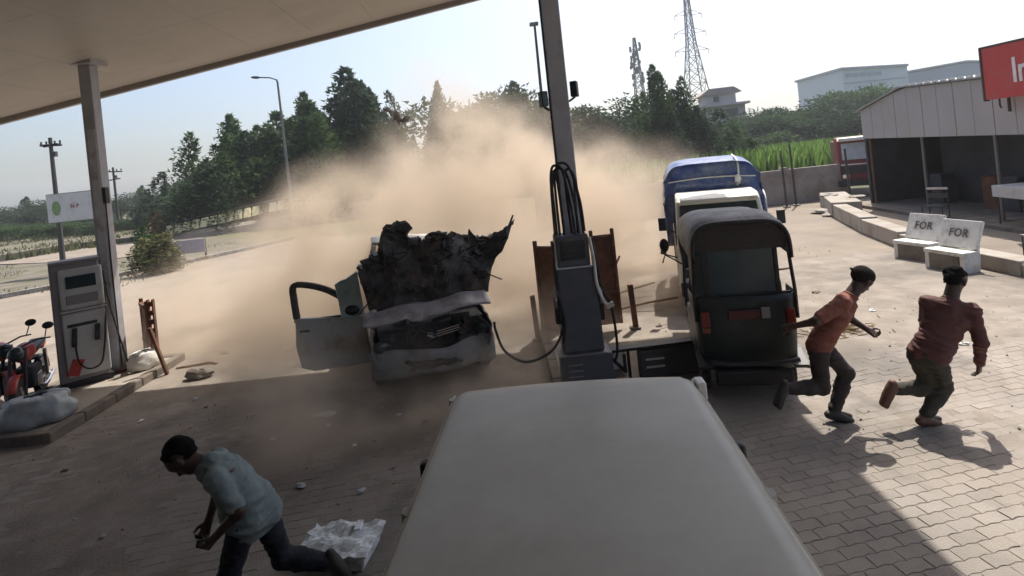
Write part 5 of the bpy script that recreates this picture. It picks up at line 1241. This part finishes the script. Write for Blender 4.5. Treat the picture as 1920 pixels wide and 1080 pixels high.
left_trees = [(-24.6, 46, 5.4, 8.5, 'cone', 'lowest dark tree at the left end of the tree row'), (-23.6, 50, 9.7, 10, 'cone', 'dark feathery tree, leftmost tall one of the tree row'), (-21.6, 48, 8.0, 9, 'cone', 'dark tree just left of the curved street lamp'),
    (-19.8, 50, 9.6, 10, 'cone', 'dark pointed tree right behind the curved street lamp'), (-17.8, 47, 7.0, 9, 'bush', 'short leafy tree at the foot of the curved street lamp'), (-16.3, 50, 11.0, 10.5, 'cone', 'tall dark pointed tree right of the curved street lamp'),
    (-12.7, 50, 12.8, 12, 'cone', 'tallest dark tree, left of the gap with flying debris'), (-14.6, 47, 9.0, 10, 'cone', 'dark tree in front of the tallest one, on its left'), (-10.9, 50, 11.4, 7.5, 'cone', 'dark tree on the right shoulder of the tallest one'),
    (-8.9, 49, 8.4, 4.6, 'cone', 'dark tree bordering the bright gap on its left side'), (-6.2, 60, 12.2, 5.2, 'cone', 'hazy pointed tree directly behind the dust plume'), (-2.6, 60, 11.3, 13, 'round', 'hazy broad tree right of the dust plume'),
    (-3.6, 58, 8.8, 7, 'bush', 'hazy low tree inside the dust plume'), (.4, 58, 9.0, 10, 'bush', 'green leafy tree left of the straight lamp mast'), (2.7, 60, 11.4, 9.5, 'cone', 'pointed green tree beside the straight lamp mast'), (4.9, 58, 8.0, 9, 'bush', 'low green tree behind the centre column')]
left_trees += [(-20.6, 53, 8.4, 9, 'bush', 'dark bushy tree filling in behind the curved street lamp'), (-18.4, 53, 8.6, 9, 'cone', 'dark tree filling in just right of the curved lamp mast'), (-23.4, 46.5, 6.2, 8, 'bush', 'dark bushy tree below the leftmost tall tree'), (-13.4, 53, 10.4, 9, 'bush', 'dark bushy tree behind the tallest tree'), (-11.2, 53, 8.8, 7, 'bush', 'dark bushy tree at the left side of the bright gap'), (-1.0, 62, 9.6, 10, 'cone', 'hazy tree midway between plume and lamp mast'), (-15.4, 50, 8.0, 9, 'bush', 'dark bushy tree left of the tallest tree'), (-22.4, 54, 9.0, 8, 'cone', 'dark tree filling in between the leftmost tall tree and the curved lamp'), (-18.9, 49, 6.6, 8, 'bush', 'dark bushy tree low in front of the curved lamp mast'), (-17.0, 54, 9.6, 8, 'cone', 'dark tree between the curved lamp and the tall pointed tree'), (-25.6, 49, 6.4, 7, 'bush', 'dark bushy tree at the very left end of the tree row')]
for i, (x, y, h, wd_, kd, lab) in enumerate(left_trees): tree(kd, i, x, y, h * 1.03, wd_ * 1.32, lab, G1)
G2 = 'green trees at the back of the field'
mid_trees = [(7.6, 58, 7.4, 10, 'bush', 'bushy green tree immediately right of the centre column'), (10.4, 60, 8.6, 12, 'round', 'round green tree left of the telecom mast'), (13.3, 60, 9.0, 11, 'round', 'round green tree under the telecom mast'),
    (12.0, 47, 6.3, 9, 'bush', 'low light green tree in front of the telecom mast'), (13.9, 46, 9.9, 8.5, 'cone', 'tall dark cypress like tree right of the telecom mast'), (15.4, 47, 7.8, 8, 'cone', 'dark tree on the right flank of the cypress like tree'), (17.4, 46, 6.6, 8.5, 'bush', 'light green leafy tree under the power pylon'),
    (19.6, 47, 4.6, 7, 'bush', 'small light green tree in front of the far house')]
for i, (x, y, h, wd_, kd, lab) in enumerate(mid_trees): tree(kd, i + 1, x, y, h, wd_ * 1.15, lab, G2)
G3 = 'hazy grey green trees on the rise behind the field'
back = [(33.0, 78, 6.4, 11), (36.5, 80, 7.4, 12), (40.0, 80, 8.8, 13), (43.5, 80, 9.6, 13), (47.3, 80, 10.2, 13), (51.5, 80, 9.4, 13), (55.5, 80, 8.8, 13), (38.0, 74, 6.0, 11), (42, 73, 6.4, 11), (46, 74, 6.8, 12), (50.5, 73, 7.0, 12), (29.5, 77, 5.8, 10)]
bl = ['hazy rounded tree of the far belt nearest the far house on its right', 'hazy rounded tree of the far belt, second right of the far house', 'hazy rounded tree of the far belt halfway between house and warehouse', 'hazy tree of the far belt just left of the warehouse', 'hazy tall tree of the far belt under the left end of the warehouse', 'hazy tree of the far belt under the middle of the warehouse', 'hazy tree of the far belt behind the left end of the shed roof', 'lower front tree of the far belt below the far house', 'lower front tree of the far belt, second from the far house', 'lower front tree of the far belt above the red truck', 'lower front tree of the far belt beside the shed wall', 'hazy tree of the far belt directly beneath the far house']
for i, (x, y, h, wd_) in enumerate(back): tree('round', i, x, y, h * .84, wd_, bl[i], G3)
G4 = 'small distant trees at the far left'
for i, (x, y, h) in enumerate([(-83, 92, 4.4), (-80, 90, 3.8), (-76.5, 90, 5.2), (-73.5, 92, 4.8), (-70, 90, 3.2), (-66, 90, 3.4), (-60, 88, 4.4), (-56, 88, 5.0), (-53.5, 90, 5.4), (-50, 85, 4.2), (-46, 82, 3.6), (-63, 84, 3.0), (-88, 95, 4.6), (-43, 84, 4.2), (-40, 80, 3.6), (-37, 78, 3.2)]):
    tree('cone' if i % 3 else 'round', i, x, y, h * 1.15, h * (1.3 if i % 3 else 2.0), ('small distant pointed tree beyond the road at the far left' if i % 3 else 'small distant rounded tree beyond the road at the far left'), G4 + (', pointed' if i % 3 else ', rounded'))
G5 = 'dark bushes along the embankment'
for i in range(22):
    x = -74 + i * 1.95 + rf.uniform(-.5, .5); y = 62 + rf.uniform(-4, 4) - i * .2
    tree('bush' if i % 2 else 'round', i, x, y, rf.uniform(1.6, 2.6), rf.uniform(4, 6), ('dark low leafy bush on the embankment' if i % 2 else 'dark low rounded bush on the embankment') + (' left of the signboard' if x < -56 else ' behind the left column and signboard' if x < -44 else ' right of the left column'), G5 + (', leafy' if i % 2 else ', rounded') + (' left' if x < -56 else ' middle' if x < -44 else ' right'), name='bush')
# bushes: one by the kerb, one at the barrier's end, low ones under the tree row
def bush(x, y, h, wd_, m, label, seed, n=3600, leaf=.036):
    t = thing('bush', (x, y, 0), label, 'bush')
    o = bpy.data.objects.new('foliage', crown_mesh('foliage', 'bush', seed, n, leaf, m)); COL.objects.link(o); o.parent = t; o.scale = (wd_, wd_, h)
    o = bpy.data.objects.new('stem', TR[seed % 3]); COL.objects.link(o); o.parent = t; o.scale = (wd_ * .6, wd_ * .6, h * .8)
bush(-14.6, 23.6, 1.75, 3.4, M_leaf[2], 'spiky olive green bush on the verge beside the left column', 90)
bush(-15.9, 25.2, 1.9, 2.4, M_leaf[1], 'greener taller bush on the verge beside the left column', 94)
bush(-26.9, 43.6, 2.2, 2.6, M_dry, 'dry brown bush at the near end of the painted barrier', 91)
bush(-19.9, 20.9, .75, 1.2, M_leaf[2], 'small yellow green tuft on the verge at the left edge', 92, 900, .06)
for i in range(8):
    bush(-26 + i * 2.6, 49.2 + (i % 2), 2.6 + .4 * (i % 3), 4.6, M_leaf[0] if i % 2 else M_dry, ['dark undergrowth bush at the foot of the lowest dark tree', 'dry brush beneath the leftmost tall tree', 'dark undergrowth bush left of the lamp foot', 'dry brush beside the lamp foot', 'dark undergrowth bush right of the lamp foot', 'dry brush under the tall pointed tree', 'dark undergrowth bush under the tallest tree', 'dry brush under the right shoulder tree'][i], 100 + i, 1800, .05)
# undergrowth between the trees, the green crop beyond the wall and grass on the verge: stuff
def blades(name, region, n, hmin, hmax, wd_, m, label, seed, cat, clump=None):
    r_ = random.Random(seed); V, Fc = [], []
    x0, x1, y0, y1 = region
    for _ in range(n):
        x, y = r_.uniform(x0, x1), r_.uniform(y0, y1)
        if clump and mnoise.noise((x * clump, y * clump, seed)) < .05: continue
        h = r_.uniform(hmin, hmax); a = r_.uniform(0, 2 * PI); ln_ = r_.gauss(0, .25) * h; a2 = r_.uniform(0, 2 * PI); w_ = wd_ * r_.uniform(.6, 1.4); o = len(V)
        dx, dy = math.cos(a) * w_, math.sin(a) * w_; lx, ly = math.cos(a2) * ln_, math.sin(a2) * ln_
        V += [(x - dx, y - dy, 0), (x + dx, y + dy, 0), (x + lx * .4 + dx * .7, y + ly * .4 + dy * .7, h * .6), (x + lx, y + ly, h), (x + lx * .4 - dx * .7, y + ly * .4 - dy * .7, h * .6)]; Fc.append((o, o + 1, o + 2, o + 3, o + 4))
    me = bpy.data.meshes.new(name); me.from_pydata(V, [], Fc); me.materials.append(m)
    o = bpy.data.objects.new(name, me); COL.objects.link(o); return tag(o, label, cat, kind='stuff')
blades('crop', (4, 46, 38, 66), 15000, 1.3, 2.4, .16, M_crop, 'bright green standing crop beyond the boundary wall', 5, 'crop')
blades('undergrowth', (-27, 12, 48, 58), 9000, .9, 2.6, .22, M_leaf[1], 'dark undergrowth filling in under the tree row', 6, 'undergrowth')
blades('verge_grass', (-31, -14, 20, 34), 5000, .03, .15, .018, M_leaf[2], 'patchy dry grass growing on the verge', 7, 'grass', .25)
blades('embankment_grass', (-70, -29, 38, 75), 22000, .15, .75, .07, M_leaf[2], 'rough grass on the road embankment', 8, 'grass', .1)

# ------------------------------------------------------------------ dust thrown up by the blast
dm = bpy.data.materials.new('blast_dust'); dm.use_nodes = True
nt = dm.node_tree; N = nt.nodes; L = nt.links
for n_ in list(N):
    if n_.type != 'OUTPUT_MATERIAL': N.remove(n_)
out = [n_ for n_ in N if n_.type == 'OUTPUT_MATERIAL'][0]
pv = N.new('ShaderNodeVolumePrincipled'); L.new(pv.outputs[0], out.inputs['Volume'])
pv.inputs['Color'].default_value = (0.79, 0.675, 0.545, 1); pv.inputs['Anisotropy'].default_value = .10
geo = N.new('ShaderNodeNewGeometry')
warp = N.new('ShaderNodeTexNoise'); warp.inputs['Scale'].default_value = .42; warp.inputs['Detail'].default_value = 1
L.new(geo.outputs['Position'], warp.inputs['Vector'])
wv = N.new('ShaderNodeVectorMath'); wv.operation = 'MULTIPLY_ADD'; L.new(warp.outputs['Color'], wv.inputs[0]); wv.inputs[1].default_value = (2.6, 2.6, 2.2)
L.new(geo.outputs['Position'], wv.inputs[2])
PUFFS = [  # centre, radii, density
    ((-2.4, 12.8, 1.1), (5.0, 3.4, 2.7), 1.15), ((-.4, 13.8, 2.2), (3.4, 2.8, 2.8), .60), ((-1.0, 14.2, 4.4), (1.6, 1.5, 2.0), .34), ((-.6, 15.5, 2.4), (4.5, 3.0, 2.6), .25),
    ((-4.8, 12.0, .4), (3.2, 2.4, 1.7), .85), ((2.6, 13.6, 1.0), (2.6, 2.8, 2.4), .85), ((-6.6, 12.4, .1), (2.6, 1.8, 1.2), .40), ((.6, 10.8, .6), (1.9, 2.2, 1.9), .70),
    ((-1.2, 6.9, .3), (2.5, 1.4, 1.2), 1.35), ((3.2, 18.0, .6), (5.5, 4.0, 1.7), .12), ((-3.6, 10.4, .4), (1.8, 1.6, 1.3), .55), ((2.2, 11.2, .3), (1.6, 1.6, 1.2), .5), ((-8.4, 13.0, .3), (2.4, 1.8, 1.1), .22), ((-4.4, 9.9, .0), (2.2, 1.6, 1.3), 1.0), ((-6.0, 11.0, .1), (2.6, 1.8, 1.3), .6), ((.5, 8.9, .2), (1.1, 1.2, 1.2), .70), ((-.8, 17.0, 3.4), (4.0, 2.6, 2.6), .16), ((.5, 20.0, .8), (9.0, 3.6, 4.0), .10)]
acc = None
for c, r_, d in PUFFS:
    s1 = N.new('ShaderNodeVectorMath'); s1.operation = 'SUBTRACT'; L.new(wv.outputs[0], s1.inputs[0]); s1.inputs[1].default_value = (c[0] + 1.3, c[1] + 1.3, c[2] + 1.1)
    s2 = N.new('ShaderNodeVectorMath'); s2.operation = 'DIVIDE'; L.new(s1.outputs[0], s2.inputs[0]); s2.inputs[1].default_value = r_
    s3 = N.new('ShaderNodeVectorMath'); s3.operation = 'LENGTH'; L.new(s2.outputs[0], s3.inputs[0])
    m1 = N.new('ShaderNodeMapRange'); m1.interpolation_type = 'SMOOTHSTEP'; m1.inputs['From Min'].default_value = 1.0; m1.inputs['From Max'].default_value = .25; m1.inputs['To Max'].default_value = d
    L.new(s3.outputs['Value'], m1.inputs['Value'])
    if acc is None: acc = m1.outputs[0]
    else:
        ad = N.new('ShaderNodeMath'); ad.operation = 'ADD'; L.new(acc, ad.inputs[0]); L.new(m1.outputs[0], ad.inputs[1]); acc = ad.outputs[0]
nz = N.new('ShaderNodeTexNoise'); nz.inputs['Scale'].default_value = .62; nz.inputs['Detail'].default_value = 4; nz.inputs['Roughness'].default_value = .58
L.new(geo.outputs['Position'], nz.inputs['Vector'])
mr = N.new('ShaderNodeMapRange'); mr.inputs['From Min'].default_value = .42; mr.inputs['From Max'].default_value = .64; mr.inputs['To Min'].default_value = .12; mr.inputs['To Max'].default_value = 2.2
L.new(nz.outputs['Fac'], mr.inputs['Value'])
mu = N.new('ShaderNodeMath'); mu.operation = 'MULTIPLY'; L.new(acc, mu.inputs[0]); L.new(mr.outputs[0], mu.inputs[1])
mu2 = N.new('ShaderNodeMath'); mu2.operation = 'MULTIPLY'; L.new(mu.outputs[0], mu2.inputs[0]); mu2.inputs[1].default_value = .95
L.new(mu2.outputs[0], pv.inputs['Density'])
dc = MB().box((-2.0, 15.0, 3.7), (25.0, 19.0, 7.3)).build('dust_cloud', dm)
tag(dc, 'billowing tan dust cloud thrown up around the wrecked car', 'dust cloud', kind='stuff')

# thin air haze over the whole place
hm = bpy.data.materials.new('air_haze'); hm.use_nodes = True
hn = hm.node_tree
for n_ in list(hn.nodes):
    if n_.type != 'OUTPUT_MATERIAL': hn.nodes.remove(n_)
ho = [n_ for n_ in hn.nodes if n_.type == 'OUTPUT_MATERIAL'][0]
hv = hn.nodes.new('ShaderNodeVolumePrincipled'); hv.inputs['Color'].default_value = (.90, .94, 1.0, 1); hv.inputs['Density'].default_value = .0006; hv.inputs['Anisotropy'].default_value = .45
hn.links.new(hv.outputs[0], ho.inputs['Volume'])
tag(MB().box((50, 435, 24), (1520, 950, 50.2)).build('haze', hm), 'pale daylight haze in the air', 'haze', kind='stuff')
